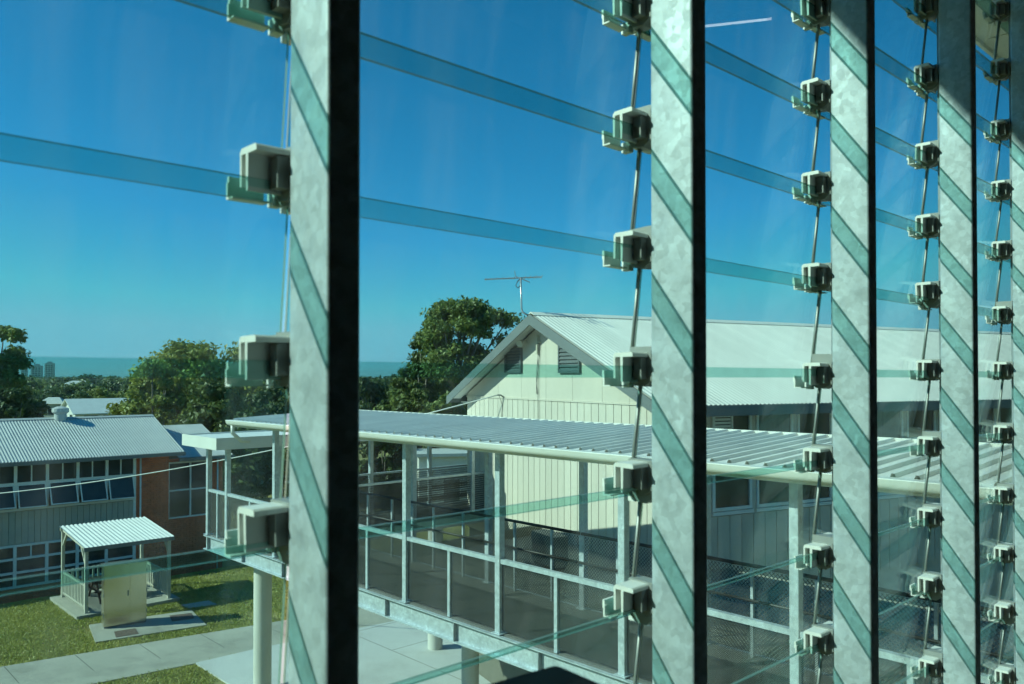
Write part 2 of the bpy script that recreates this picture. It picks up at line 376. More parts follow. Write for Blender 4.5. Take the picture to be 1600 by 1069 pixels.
M['joint'] = pmat('concrete_joint', (.07, .07, .06), rough=.95)
for xx in (-120, 10, 120, 220, 315, 410, 500):
    yy = 1042-(xx)*.1645; p = Vector((*gp(xx, yy), 0)); q = p+NX*1.75
    MB().bar(p+NX*.05+Vector((0, 0, .0285)), q+Vector((0, 0, .0285)), .016, .006).build('path_joint', M['joint'], bpy.data.objects['path'])
o_ = Vector((*gp(640, 985), 0))
for k_ in range(7):
    a_ = o_+NX*(k_*2.2-1.0)-UX*6.0; MB().bar(a_+UX*(4.5 if k_ < 3 else 2)+Vector((0, 0, .0435)), a_+UX*14+Vector((0, 0, .0435)), .016, .006).build('slab_joint', M['joint'], bpy.data.objects['forecourt'])
for k_ in range(4):
    a_ = o_+UX*(k_*2.6-1.5); MB().bar(a_-NX*.5+Vector((0, 0, .0432)), a_+NX*13+Vector((0, 0, .0432)), .016, .006).build('slab_joint', M['joint'], bpy.data.objects['forecourt'])

# ------------------------------------------------------------------ the room the camera stands in
A0 = Vector((-.243, .882, 0))
def LE(name): return empty(name, (A0.x, A0.y, CH), AU)
BW = .643                                # bay width
def struct_L(name, mat, *boxes):
    mb = MB()
    for b in boxes: mb.box(*b)
    return tag(mb.build(name, mat, loc=(A0.x, A0.y, CH), rz=AU), kind='structure')
xl, xr = -BW, 5*BW+.04
struct_L('wall_front', M['render_ext'], (-9, xl-.002, -.08, .0, -8, 3.3), (xr+.002, 12, -.08, 0, -8, 3.3), (xl, xr, -.08, 0, -8, -1.32), (xl, xr, -.08, 0, 1.86, 3.3))
struct_L('floor', M['carpet'], (-5, 8, -6.9, -.085, -1.75, -1.6))
struct_L('ceiling', M['cream_int'], (-5, 8, -6.9, -.085, 2.75, 2.9))
struct_L('wall_back', M['cream_int'], (-5, 8, -7.05, -6.9, -1.75, 2.9))
struct_L('wall_left', M['cream_int'], (-5.15, -5, -7.05, -.085, -1.75, 2.9))
struct_L('wall_right', M['cream_int'], (8, 8.15, -7.05, -.085, -1.75, 2.9))
struct_L('inner_lining', M['cream_int'], (-5, xl-.002, -.1, -.083, -1.6, 2.75), (xr+.002, 8, -.1, -.083, -1.6, 2.75), (xl, xr, -.1, -.083, -1.6, -1.32), (xl, xr, -.1, -.083, 1.86, 2.75))
ev = struct_L('eave', M['soffit'], (-9, 12, 0.002, 1.55, 2.98, 3.04))
b = MB()
for i in range(-9, 12): b.box(i+.49, i+.51, .01, 1.5, 2.972, 2.98)
b.box(-9, 12, 1.55, 1.58, 2.94, 3.2); b.build('fascia', M['soffit'], ev)
struct_L('roof_slab', M['roof_zinc'], (-9, 12, -7.1, 1.6, 3.21, 3.3))

# ------------------------------------------------------------------ posts
def rrect(x0, x1, y0, y1, r, n=4):
    pts = []
    for cx, cy, a0 in ((x1-r, y1-r, 0), (x0+r, y1-r, 90), (x0+r, y0+r, 180), (x1-r, y0+r, 270)):
        for i in range(n+1):
            a = R(a0+90*i/n); pts.append((cx+r*math.cos(a), cy+r*math.sin(a)))
    return pts
post_me = MB().prism(rrect(0, .040, -.082, 0, .005), 'z', -1.32, 1.86).mesh('post', M['galv_post'])
post_lab = ['galvanised steel post at the left end of the louvre wall, outside the picture',
            'nearest and widest galvanised steel post, left of centre, with a dark inner face',
            'second galvanised steel post from the left, in front of the cream gable building',
            'third galvanised steel post from the left, its top just in the eave shadow',
            'fourth galvanised steel post from the left, shaded over its top quarter',
            'fifth and farthest galvanised steel post, cut off by the right edge of the picture',
            'galvanised steel post past the right edge of the picture']
for i in range(7):
    if i in (0, 6): pass
    o = put('steel_post', post_me, loc=A0+UX*((i-1)*BW)+Vector((0, 0, CH)), rz=AU)
    smooth_by_angle(o)
    tag(o, post_lab[i], 'post', 'galvanised posts of the louvre wall')

# ------------------------------------------------------------------ louvre windows
PI_ = .2; YT, YB = .033, .058            # blade: top edge near, bottom edge farther out
TH = .006
def blade_mesh():
    mb = MB(); x0, x1 = .024, BW+.018
    z0, z1 = 0.0, PI_+.019
    y = lambda z: YB+(YT-YB)*(z-z0)/(z1-z0)
    p = []
    for x in (x0, x1):
        for z in (z0, z1):
            for d in (-TH/2, TH/2): p.append((x, y(z)+d, z))
    # idx: x*4+z*2+d
    mb.add(p, [(0,2,6,4), (1,5,7,3)], 0)
    mb.add(p, [(0,4,5,1), (2,3,7,6), (0,1,3,2), (4,6,7,5)], 1)
    return mb.mesh('glass_blade', [M['glass'], M['glass_edge']])
blade_me = blade_mesh()
rod_me = MB().tube([(BW+.0185, YB-.001, .006), (BW+.0185, YT+.0015, PI_-.002)], .0031, 8).mesh('edge_rod', M['rod'], True)
def clip_meshes(sx, x0):
    # local x measured from x0 in direction sx, towards the post
    X = lambda a: x0+sx*a
    def bx(mb, a, b_, *r): mb.box(min(X(a), X(b_)), max(X(a), X(b_)), *r)
    ch = MB()                                       # hooked channel over the glass, open at its end
    L_ = .058
    prof = [(.051, .006), (.051, .044), (.047, .048), (.014, .048), (.011, .046), (.011, .0405), (.031, .0405), (.032, .000), (.0355, .000), (.0365, .041), (.047, .041), (.047, .006)]
    ch.prism(prof, 'x', min(X(0), X(L_)), max(X(0), X(L_)))
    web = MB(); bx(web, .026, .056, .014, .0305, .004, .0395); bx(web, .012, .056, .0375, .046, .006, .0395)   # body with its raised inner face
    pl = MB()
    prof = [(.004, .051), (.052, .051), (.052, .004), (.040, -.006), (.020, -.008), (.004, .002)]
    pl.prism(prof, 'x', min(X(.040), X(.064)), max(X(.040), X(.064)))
    st = MB()                                       # seat that carries the blade above
    bx(st, -.009, .034, .063, .066, -.005, .012); bx(st, -.009, .034, .050, .066, -.007, -.005)
    bx(st, -.006, .026, .066, .070, .006, .020); bx(st, .040, .052, .050, .066, -.009, .008)
    return ch.mesh('clip', M['clip']), web.mesh('clip_body', M['clip_shade_tone']), pl.mesh('pivot_plate', M['clip_shade_tone']), st.mesh('blade_seat', M['clip'])
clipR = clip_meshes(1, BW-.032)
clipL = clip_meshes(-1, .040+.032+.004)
win_lab = ['louvre window bay left of the nearest steel post, with six or fewer clear blades',
           'louvre window bay between the nearest and the second steel post',
           'louvre window bay between the second and third steel posts',
           'louvre window bay between the third and fourth steel posts',
           'louvre window bay between the fourth and fifth steel posts',
           'louvre window bay beyond the fifth steel post at the right edge']
win_lab[0] = 'widest louvre window bay, left of the nearest steel post, before the brick building'
for i in range(6):
    w = empty('louvre_window', A0+UX*((i-1)*BW)+Vector((0, 0, CH)), AU)
    tag(w, win_lab[i], 'louvre window', 'louvre window bays between the steel posts')
    for k in range(-6, 9):
        ja = R(rnd.gauss(0, .45))
        ob = put('glass_blade', blade_me, w, (0, 0, k*PI_)); ob.rotation_euler = (ja*.5, 0, 0)
        if i: put('edge_rod', rod_me, ob)
        for cl in ((clipR, clipL) if i else (clipR,)):
            c = put('clip', cl[0], w, (0, 0, k*PI_)); c.rotation_euler = (ja+R(rnd.gauss(0, .8)), R(rnd.gauss(0, .6)), 0)
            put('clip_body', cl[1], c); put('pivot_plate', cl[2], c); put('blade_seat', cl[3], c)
    g = MB().box(.020, .036, .001, .010, -1.3, 1.85)
    g.build('jamb', M['galv_dull'], w)

# black case just inside the glass
cb = empty('equipment_case', (0.040, .75, CH-1.6), math.atan2(-.79, .61))
tag(cb, 'corner of a black case standing inside below the second bay of louvres', 'case')
b = MB(); b.box(0, .40, -.36, 0, 0.0, 1.22); b.build('body', M['black'], cb)
b = MB(); b.prism(rrect(-.004, .404, -.364, .004, .006), 'z', 1.225, 1.334); b.build('lid', M['black'], cb)

# ------------------------------------------------------------------ covered walkway
P0 = Vector((-2.576, 13.685, 0)); DZ = CH-3.5       # deck level
K = empty('covered_walkway', (P0.x, P0.y, 0), AU)
tag(K, 'long covered walkway bridge with galvanised posts, dark mesh rails and ribbed zinc roof', 'walkway')
SP = 2.165; WW = 1.80
T = [1.305+SP*i for i in range(-3, 5)]               # main post stations (t = -local y)
TEND, TFAR = 10.75, -6.2
zr = lambda r: CH+r                                  # height relative to the camera
# deck panels
tt = TFAR
while tt < TEND-.01:
    e = min(tt+SP/2, TEND)
    MB().box(.03, WW-.03, -e+.004, -tt-.004, DZ-.05, DZ).build('deck_panel', M['deck'], K); tt = e
for xx in (0.0, WW):                                 # edge beams
    b = MB(); s = -1 if xx == 0 else 1
    b.box(xx-.004, xx+.004, -TEND, -TFAR, DZ-.30, DZ-.012)
    xa, xb = sorted((xx+s*.004, xx+s*.075))
    b.box(xa, xb, -TEND, -TFAR, DZ-.02, DZ-.008); b.box(xa, xb, -TEND, -TFAR, DZ-.312, DZ-.296)
    b.build('edge_beam', M['galv'], K)
    t = TFAR+.2
    while t < TEND:
        b = MB(); xa, xb = sorted((xx+s*.006, xx+s*.068)); b.box(xa, xb, -t-.006, -t+.006, DZ-.295, DZ-.022)
        b.build('stiffener_plate', M['galv_dull'], K); t += 1.72
t = TFAR+.6
while t < TEND:
    MB().box(.01, WW-.01, -t-.05, -t+.05, DZ-.25, DZ-.055).build('cross_beam', M['galv_dull'], K); t += SP/2
main_me = MB().prism(rrect(-.05, .05, -.05, .05, .008, 2), 'z', DZ, zr(-.93)).mesh('main_post', M['galv'])
mid_me = MB().prism(rrect(-.03, .03, -.03, .03, .006, 2), 'z', DZ, DZ+.97).mesh('baluster_post', M['galv'])
farp_me = MB().prism(rrect(-.02, .02, -.02, .02, .004, 2), 'z', DZ, DZ+1.12).mesh('fence_post', M['galv'])
plate_me = MB().box(-.085, .085, -.085, .085, DZ+.001, DZ+.013).mesh('base_plate', M['galv'])
Tall = [TFAR+.03] + T
Tall = sorted(Tall)
short_me = MB().prism(rrect(-.05, .05, -.05, .05, .008, 2), 'z', DZ, zr(-1.34)).mesh('main_post', M['galv'])
for t in Tall:
    main_m = short_me if t < -4.4 else main_me
    p = put('main_post', main_m, K, (0.04, -t, 0)); put('base_plate', plate_me, p)
    p = put('main_post', main_m, K, (WW-.04, -t, 0)); put('base_plate', plate_me, p)
ext = Tall + [Tall[-1]+SP]
for a, c in zip(ext[:-1], ext[1:]):
    if a > TEND: continue
    c2 = min(c, TEND)
    b = MB(); b.box(.005, .075, -c2+.05, -a-.05, DZ+.96, DZ+1.02); b.build('handrail', M['galv'], K)
    put('baluster_post', mid_me, K, (.04, -(a+c)/2, 0))
    for q, r in ((a+.05, (a+c)/2-.03), ((a+c)/2+.03, c2-.05)):
        if r > q: MB().box(.038, .042, -r, -q, DZ+.05, DZ+.955).build('mesh_panel', M['mesh_near'], K)
    # far side fence, higher, with a black rail
    if c > -3.6:
        a2 = max(a, -4.3)
        b = MB(); b.tube([(WW-.10, -c2+.02, DZ+1.14), (WW-.10, -a2-.02, DZ+1.14)], .025, 8); b.build('black_rail', M['black_rail'], K, True)
        b = MB(); b.tube([(WW-.16, -c2+.02, DZ+.72), (WW-.16, -a2-.02, DZ+.72)], .02, 8); b.build('black_rail', M['black_rail'], K, True)
        for q in (a2+(c-a2)*.33, a2+(c-a2)*.72):
            if q < TEND: put('fence_post', farp_me, K, (WW-.10, -q, 0))
        MB().box(WW-.072, WW-.068, -c2+.02, -a2-.02, DZ+.04, DZ+1.10).build('mesh_panel', M['mesh_far'], K)
# roof: ribbed sheets sloping up away from the camera
def rib_sheet(w, n, ylo, yhi, zlo, zhi, h, kind='trap'):
    # ribs run in local x; profile along y
    mb = MB(); prof = []
    if kind == 'trap':
        p = w/n
        for i in range(n):
            o = i*p
            prof += [(o, 0), (o+p*.72, 0), (o+p*.80, h), (o+p*.92, h)]
        prof.append((w, 0))
    else:
        seg = 6
        for i in range(n*seg+1): prof.append((w*i/(n*seg), h*.5+h*.5*math.cos(2*math.pi*i/seg)))
    vs_ = []
    for x, z in ((ylo, zlo), (yhi, zhi)):
        for (q, d) in prof: vs_.append((x, q, z+d))
    k = len(prof)
    mb.add(vs_, [(i, i+1, i+1+k, i+k) for i in range(k-1)])
    return mb
TR0, TR1 = -4.15, TEND+.1
sh = rib_sheet(.8, 4, -.32, WW+.42, zr(-.86), zr(-.735), .035).mesh('roof_sheet', M['roof_zinc'])
t = TR0
while t < TR1:
    put('roof_sheet', sh, K, (0, -t-.8, 0)); t += .8
b = MB(); b.box(WW+.40, WW+.425, -TR1, -TR0, zr(-.80), zr(-.70)); b.build('ridge_flashing', M['white'], K)
gut = []
for i in range(9):
    a = R(180+180*i/8); gut.append((-.37+.065*math.cos(a), zr(-.875)+.07*math.sin(a)))
gut = [(-.445, zr(-.862)), (-.437, zr(-.862))] + gut[0:] + [(-.297, zr(-.862)), (-.290, zr(-.885)), (-.30, zr(-.95)), (-.37, zr(-.962)), (-.43, zr(-.945)), (-.447, zr(-.885))]
g2 = []
for i in range(11):
    a = R(190+170*i/10); g2.append((-.385+.075*math.cos(a), zr(-.88)+.085*math.sin(a)))
g2 = [(-.468, zr(-.865))] + g2 + [(-.312, zr(-.865)), (-.318, zr(-.857)), (-.462, zr(-.857))]
b = MB(); b.prism(g2, 'y', -TR1, -TR0+.04); smooth_by_angle(b.build('gutter', M['white'], K), 40)
b = MB(); b.box(-.30, -.27, -TR1, -TR0, zr(-1.0), zr(-.875)); b.build('fascia', M['white'], K)
b = MB(); b.box(-.02, .10, -TR1, -TR0-.3, zr(-.95), zr(-.875)); b.box(WW-.10, WW+.02, -TR1, -TR0-.3, zr(-.87), zr(-.80)); b.build('roof_beam', M['galv'], K)
t = TR0+.5
while t < TR1:
    b = MB(); b.prism([(-.26, zr(-.90)), (WW+.38, zr(-.79)), (WW+.38, zr(-.75)), (-.26, zr(-.87))], 'y', -t-.03, -t+.03); b.build('rafter', M['galv_dull'], K); t += SP/2
b = MB(); b.tube([(-.385, -TR0-.12, zr(-.96)), (-.385, -TR0-.12, zr(-1.12)), (-.2, -TR0-.12, zr(-1.28)), (-.02, -TR0-.12, zr(-1.30))], .04, 8); b.build('downpipe', M['white'], K, True)

# cross walkway at the far end, with a low flat canopy
X = empty('cross_walkway', (P0.x, P0.y, 0), AU)
tag(X, 'low cross walkway with white flat canopy at the far end of the main walkway', 'walkway')
CW0, CW1 = 4.45, 6.15                                # local y span
xx = WW+.06
while xx < 10:
    MB().box(xx, min(xx+1.1, 10)-.008, CW0, CW1, DZ-.05, DZ).build('deck_panel', M['deck'], X); xx += 1.1
for yy in (CW0, CW1):
    for q in range(5):
        x = 2.4+q*1.9
        if yy == CW0: x += .1
        put('main_post', short_me, X, (x, yy, 0))
    b = MB(); b.box(WW+.1, 10, yy-.03, yy+.03, DZ+.97, DZ+1.02); b.build('handrail', M['galv'], X)
    MB().box(WW+.1, 10, yy-.003, yy+.003, DZ+.05, DZ+.95).build('mesh_panel', M['mesh_far'], X)
    b = MB(); b.box(WW+.1, 10, yy-.05, yy+.05, DZ-.3, DZ-.06); b.build('edge_beam', M['galv'], X)
b = MB(); b.box(-.30, 10.2, 4.90, 6.67, zr(-1.33), zr(-1.30)); b.build('canopy_roof', M['roof_zinc'], X)
b = MB(); b.box(-.36, 10.2, 6.67, 6.70, zr(-1.52), zr(-1.27)); b.box(-.36, 10.2, 4.86, 4.90, zr(-1.52), zr(-1.27)); b.box(-.36, -.32, 4.90, 6.67, zr(-1.52), zr(-1.27))
b.build('fascia', M['white'], X)

# concrete landing behind the walkway, with its columns
lp = empty('concrete_landing', (P0.x, P0.y, 0), AU)
tag(lp, 'grey concrete landing between the walkway and the cream gable building', 'landing')
b = MB(); b.box(WW+.12, 6.0, -9.5, 1.6, DZ-.35, DZ-.10); b.build('landing_slab', M['concrete'], lp)
b = MB(); b.box(WW+.15, 6.0, 1.53, 1.6, DZ-.1, DZ+.1); b.build('kerb', M['concrete'], lp)
def column(name, p, ytop, dia, label):
    b = MB(); b.tube([(0,0,-.05), (0,0,ytop)], dia/2, 28)
    o = b.build(name, M['column'], loc=(p[0], p[1], 0)); smooth_by_angle(o, 40)
    tag(o, label, 'column', 'round concrete columns'); return o
c1 = P0+UX*.45-NX*4.38
column('concrete_column', (c1.x, c1.y), DZ-.31, .37, 'tall round concrete column under the far left end of the walkway')
column('concrete_column', gp(680.5, 1013), DZ-.36, .44, 'short round concrete column whose foot shows under the walkway beam')
p = px(735, 1000, 18.0); column('concrete_column', (p.x, p.y), DZ-.36, .385, 'round concrete column right of the short one, cut off by the bottom edge')

# ------------------------------------------------------------------ cream gable building
G = empty('cream_building', (-1.24, 22.5, 0), math.atan2(-.887, .462))
tag(G, 'cream weatherboard school block with a lit gable end and long pale metal roof', 'building')
GW, GLEN = 8.7, 24.0
zb, zg, zt = zr(-4.1), zr(-.487), zr(1.32)
SR = GW/2; OV = .45; FO = .40
ze = zr(-.50); zrg = zr(1.46)
roofz = lambda s: zrg-(zrg-ze)*abs(s-SR)/(SR+OV)
core = MB(); core.box(.05, GW-.05, .05, GLEN, 0, zg+.02)
core.prism([(.05, zg), (GW-.05, zg), (GW-.05, roofz(GW)-.12), (SR, zrg-.16), (.05, roofz(0)-.12)], 'y', .05, GLEN)
core.build('wall', M['cream_dark'], G)
s = 0.0; i = 0
while s < GW-.01:                                    # lower wall of vertical boards
    e = min(s+.272, GW); MB().box(s+.009, e-.009, .0, .052, zb, zg-.035).build('board', M['cream'], G); s = e
MB().box(-.01, GW+.01, -.02, .05, zg-.045, zg-.02).build('joint_strip', M['cream'], G)
edges = [0, 1.9, 3.15, 4.35, 5.5, 6.65, 7.6, GW]
for a, c in zip(edges[:-1], edges[1:]):
    top = lambda q: roofz(q)-.13
    pr = [(a+.004, zg-.018), (c-.004, zg-.018), (c-.004, top(c))]
    if a < SR < c: pr.append((SR, top(SR)))
    pr.append((a+.004, top(a)))
    MB().prism(pr, 'y', .012, .052).build('gable_panel', M['cream'], G)
# roof
for sl in (0, 1):
    n = int((GLEN+FO+.5)/.762)
    w_ = .762
    mb = MB(); seg = 6; wv = 7; prof = [(w_*i/(wv*seg), .008*math.cos(2*math.pi*i/seg)) for i in range(wv*seg+1)]
    vs_ = []
    for (x, z) in ((SR, zrg), ((GW+OV) if sl else -OV, ze)):
        for q, d in prof: vs_.append((x, q, z+d))
    k = len(prof); mb.add(vs_, [(i, i+1, i+1+k, i+k) for i in range(k-1)])
    me = mb.mesh('roof_sheet', M['roof_cream'], True)
    for i in range(n): put('roof_sheet', me, G, (0, -FO+i*w_, 0))
b = MB(); b.prism([(SR-.16, zrg-.05), (SR, zrg+.035), (SR+.16, zrg-.05), (SR, zrg+.01)], 'y', -FO, GLEN+.3); b.build('ridge_cap', M['roof_cream'], G)
for sl in (0, 1):                                    # barge boards and soffits
    xe = GW+OV if sl else -OV
    q = lambda x, d: (x, roofz(x)-d)
    b = MB(); b.prism([q(SR, .02), q(xe, .02), q(xe, .24), q(SR, .26)], 'y', -FO-.03, -FO); b.build('barge_board', M['grey_trim'], G)
    b = MB(); b.prism([q(SR, .06), q(xe, .06), q(xe, .09), q(SR, .09)], 'y', -FO+.002, .0); b.build('soffit', M['white'], G)
    xw = GW if sl else 0
    xa, xb = sorted((xe, xe+(.10 if sl else -.10)))
    b = MB(); b.box(xa, xb, -FO+.01, GLEN, ze-.20, ze-.01); b.build('gutter', M['grey_trim'], G)
    xa, xb = sorted((xw, xe)); b = MB(); b.box(xa, xb, 0.01, GLEN, ze-.20, ze-.17); b.build('eave_lining', M['white'], G)
# gable vents
for (x0, x1, h0, h1) in ((2.35, 3.22, .12, .72), (4.98, 5.86, .10, .78)):
    v = MB(); v.box(x0, x0+.05, -.05, .012, zr(h0), zr(h1)); v.box(x1-.05, x1, -.05, .012, zr(h0), zr(h1)); v.box(x0+.05, x1-.05, -.05, .012, zr(h1)-.05, zr(h1)); v.box(x0+.05, x1-.05, -.05, .012, zr(h0), zr(h0)+.05)
    vo = v.build('gable_vent', M['grey_vent'], G)
    n = 7
    for j in range(n):
        z = zr(h0)+.05+(h1-h0-.1)*j/n; st = (h1-h0-.1)/n
        MB().prism([(-.055, z), (-.045, z), (-.005, z+st*.95), (-.015, z+st*.95)], 'x', x0+.05, x1-.05).build('slat', M['grey_vent'], vo)
# lamp, cable bracket and cables on the gable
b = MB(); b.tube([(3.45, .0, zr(.86)), (3.45, -.12, zr(.86))], .03, 8); b.tube([(3.45, -.10, zr(.86)), (3.52, -.24, zr(.80))], [.05, .09], 10); b.build('flood_lamp', M['ac'], G)
b = MB(); b.box(4.0, 4.06, -.06, .01, zr(.55), zr(.98)); b.box(3.93, 4.13, -.05, .01, zr(.80), zr(.84)); b.build('cable_bracket', M['ac'], G)
for dx in (-.12, .0, .13):
    pts = [(4.03+dx*.6*math.sin(j*.55+dx*9), -.02, zr(.8-.17*j)) for j in range(12 if dx == 0 else 8)]
    b = MB(); b.tube(pts, .006, 5); b.build('hanging_cable', M['cable_dark'], G, True)
b = MB(); b.tube([(2.25, .0, zr(-.50)), (2.25, -.10, zr(-.44)), (2.2, -.16, zr(-.44))], .02, 8); b.build('wire_bracket', M['grey_trim'], G)
b = MB(); b.tube([(2.05, -.02, zr(-1.6)), (2.2, -.02, zr(-.7)), (2.22, -.12, zr(-.46))], .006, 5); b.build('drop_cable', M['cable_dark'], G)
# shaded long side: boards below and between the windows
MB().box(GW-.052, GW-.02, .05, GLEN, 0, zg+.02).build('side_lining', M['cream'], G)
y = .02
while y < 18:
    MB().box(GW-.02, GW+.02, y+.008, y+.292, zb, zr(-2.62)).build('board', M['cream'], G); y += .30
y = 1.10; wi = 0
MB().box(GW-.02, GW+.016, .02, y-.06, zr(-2.62), zg).build('corner_panel', M['cream'], G)
while y < 17:
    f = MB(); x0, x1 = GW-.015, GW+.03; z0, z1 = zr(-2.52), zr(-.60); w_ = .98
    f.box(x0, x1, y, y+.06, z0, z1); f.box(x0, x1, y+w_-.06, y+w_, z0, z1); f.box(x0, x1, y+.06, y+w_-.06, z0, z0+.06); f.box(x0, x1, y+.06, y+w_-.06, z1-.06, z1)
    f.box(x0, x1-.005, y+.06, y+w_-.06, zr(-1.38), zr(-1.32))
    if wi % 3 == 0: f.box(x0, x1-.005, y+w_*.5-.02, y+w_*.5+.02, zr(-1.32), z1-.06)
    fo = f.build('window', M['white_frame'], G)
    MB().box(x0+.004, x0+.012, y+.06, y+w_-.06, z0+.06, z1-.06).build('pane', M['pane'], fo)
    if wi % 3 == 0:
        for j in range(9): MB().box(x0+.013, x0+.022, y+.07, y+w_*.5-.03, zr(-1.28)+j*.066, zr(-1.28)+j*.066+.045).build('slat', M['white_frame'], fo)
    elif wi % 3 == 1:
        MB().box(x0+.0125, x0+.0128, y+.08, y+w_-.08, zr(-1.30), z1-.08).build('curtain', M['curtain'], fo)
    MB().box(GW-.02, GW+.016, y+w_+.012, y+w_+.108, zr(-2.62), zg).build('mullion_board', M['cream'], G)
    MB().box(GW-.02, GW+.05, y-.02, y+w_+.02, zr(-2.60), zr(-2.535)).build('sill', M['white_frame'], G)
    y += 1.10; wi += 1
# TV antenna on the ridge end
an = empty('tv_antenna', G.matrix_world @ Vector((0, 0, 0)))
bp_ = px(822, 492, 18.5)
an.location = bp_
tag(an, 'metal television antenna on the ridge end of the cream gable building', 'antenna')
def rel(x, y, Y=18.5): return px(x, y, Y)-bp_
b = MB(); b.tube([(.10, .1, -.02), rel(822, 491), rel(817, 488), rel(815, 482), rel(813.5, 433)], .022, 8); b.build('mast', M['alu'], an, True)
b = MB(); b.tube([rel(757, 436.5), rel(847, 432.5)], .016, 6); b.build('boom', M['alu'], an)
for q, xx in enumerate((759, 768, 777, 786, 795, 803, 820, 828, 837, 846)):
    c = rel(xx, 436.5-(xx-757)*.0444); hl = .17+.02*q
    b = MB(); b.tube([c+Vector((.05*hl, -hl, 0)), c+Vector((-.05*hl, hl, 0))], .008, 5); b.build('element', M['alu'], an)
b = MB()
for s_ in (-1, 1): b.tube([rel(806, 425+7), rel(816+s_*12, 432+s_*9)], .01, 5)
b.build('reflector_bar', M['alu'], an)
b = MB(); b.tube([rel(812, 436), rel(808, 441), rel(806, 446), rel(809, 450), rel(813.5, 446)], .012, 6); b.build('coax_loop', M['cable_dark'], an, True)
# outdoor air conditioner on the landing
aw = px(858, 873, 15.6)
ac = empty('air_conditioner', (aw.x, aw.y, DZ-.10), math.atan2(-.887, .462))
tag(ac, 'beige outdoor air conditioner unit on the landing by the cream gable wall', 'air conditioner')
MB().box(-.42, .42, -.16, .16, .05, .62).build('case', M['ac'], ac)
MB().box(-.36, -.28, -.14, .14, 0, .05).box(.28, .36, -.14, .14, 0, .05).build('foot', M['grey_trim'], ac)
b = MB()
for r_ in (.07, .13, .19, .24): b.tube([(-.1+r_*math.cos(2*math.pi*i/20), -.17, .33+r_*math.sin(2*math.pi*i/20)) for i in range(21)], .006, 4)
b.build('fan_grille', M['grey_trim'], ac)

# ------------------------------------------------------------------ brick building
B = empty('brick_building', (-17.8*1.12, 28.2*1.12, -.96), AU); B.scale = (1.12, 1.12, 1.12)   # set back into the added ground dip so its shadow misses the shelter
tag(B, 'two storey brick school block with white window frames and white corrugated roof', 'building')
X0, X1 = -9.46, 5.84; WD = 6.0
m0 = 4.54
MB().box(X0, X1-.06, .12, WD, 0, zr(-2.95)).build('wall', M['mortar'], B)
def bricks(x0, x1, z0, z1, y0, name='brickwork', par=None, rot=False):
    mb = MB(); bh, bl, j = .086, .24, .012; r_ = 0; z = z0
    while z < z1-.02:
        x = x0-(bl/2 if r_ % 2 else 0)
        while x < x1:
            a, c = max(x, x0), min(x+bl-j, x1)
            if c-a > .03:
                d = rnd.uniform(-.004, .004)
                if rot: mb.box(y0-.05, y0+d, a, c, z, min(z+bh-j, z1))
                else: mb.box(a, c, y0+d, y0+.06, z, min(z+bh-j, z1))
            x += bl
        z += bh; r_ += 1
    o = mb.build(name, M['brick'], par); o['kind'] = 'stuff'; return o
bricks(m0, X1, 0, zr(-2.95), .06, 'brickwork', B)
bricks(.06, WD, 0, zr(-2.95), X1, 'brickwork', B, True)
bricks(X0, m0, 0, zr(-7.42), .06, 'brickwork', B)
bricks(X1-.0, 8.3, 0, zr(-3.3), .66, 'brickwork', B)
x = X0; i = 0
sash_me = MB()
sash_me.box(.05, .09, -.02, .02, -.85, 0).box(.91, .95, -.02, .02, -.85, 0).box(.09, .91, -.02, .02, -.04, 0).box(.09, .91, -.02, .02, -.85, -.81)
sash_me = sash_me.mesh('awning_sash', M['white_frame'])
spane_me = MB().box(.09, .91, -.004, .004, -.81, -.04).mesh('pane', M['pane'])
while x < m0-.05:
    f = MB()
    f.box(x-.05, x+.05, .03, .12, zr(-4.70), zr(-2.98)); f.box(x+.05, x+.95, .03, .12, zr(-3.08), zr(-2.98)); f.box(x+.05, x+.95, .04, .12, zr(-3.78), zr(-3.70)); f.box(x+.05, x+.95, .03, .12, zr(-4.70), zr(-4.62))
    f.box(x+.48, x+.52, .05, .12, zr(-3.70), zr(-3.08))
    fo = f.build('window', M['white_frame'], B)
    MB().box(x+.05, x+.48, .085, .095, zr(-3.70), zr(-3.08)).build('pane', M['pane'], fo)
    MB().box(x+.52, x+.95, .085, .095, zr(-3.70), zr(-3.08)).build('pane', M['pane'], fo)
    MB().box(x+.05, x+.95, .10, .11, zr(-4.62), zr(-3.78)).build('pane', M['pane'], fo)
    so = put('awning_sash', sash_me, fo, (x, .05, zr(-3.78)))
    so.rotation_euler = (R(-rnd.choice((6, 18, 24, 26))), 0, 0)
    sp_ = put('sash_pane', spane_me, fo, (x, .05, zr(-3.78))); sp_.rotation_euler = so.rotation_euler
    f = MB()                                        # lower windows, three rows of panes
    f.box(x-.05, x+.05, .03, .12, zr(-7.40), zr(-5.88))
    for z in (-5.96, -6.42, -6.90, -7.40): f.box(x+.05, x+.95, .035, .12, zr(z), zr(z)+.08)
    f.box(x+.48, x+.52, .05, .12, zr(-6.34), zr(-5.96))
    fo = f.build('window', M['white_frame'], B)
    for (za, zc) in ((-7.32, -6.90), (-6.82, -6.42), (-6.34, -5.96)):
        MB().box(x+.05, x+.95, .09, .10, zr(za), zr(zc)).build('pane', M['pane'], fo)
    for j in range(5):
        MB().box(x+j*.2+.006, x+j*.2+.194, .05, .12, zr(-5.87), zr(-4.72)).build('spandrel_board', M['spandrel'], B)
    x += 1.0; i += 1
MB().box(m0-.05, m0+.05, .028, .12, zr(-7.4), zr(-2.98)).build('end_mullion', M['white_frame'], B)
MB().tube([(4.75, .02, zr(-3.0)), (4.75, .02, .02)], .035, 8).build('downpipe', M['white_frame'], B, True)
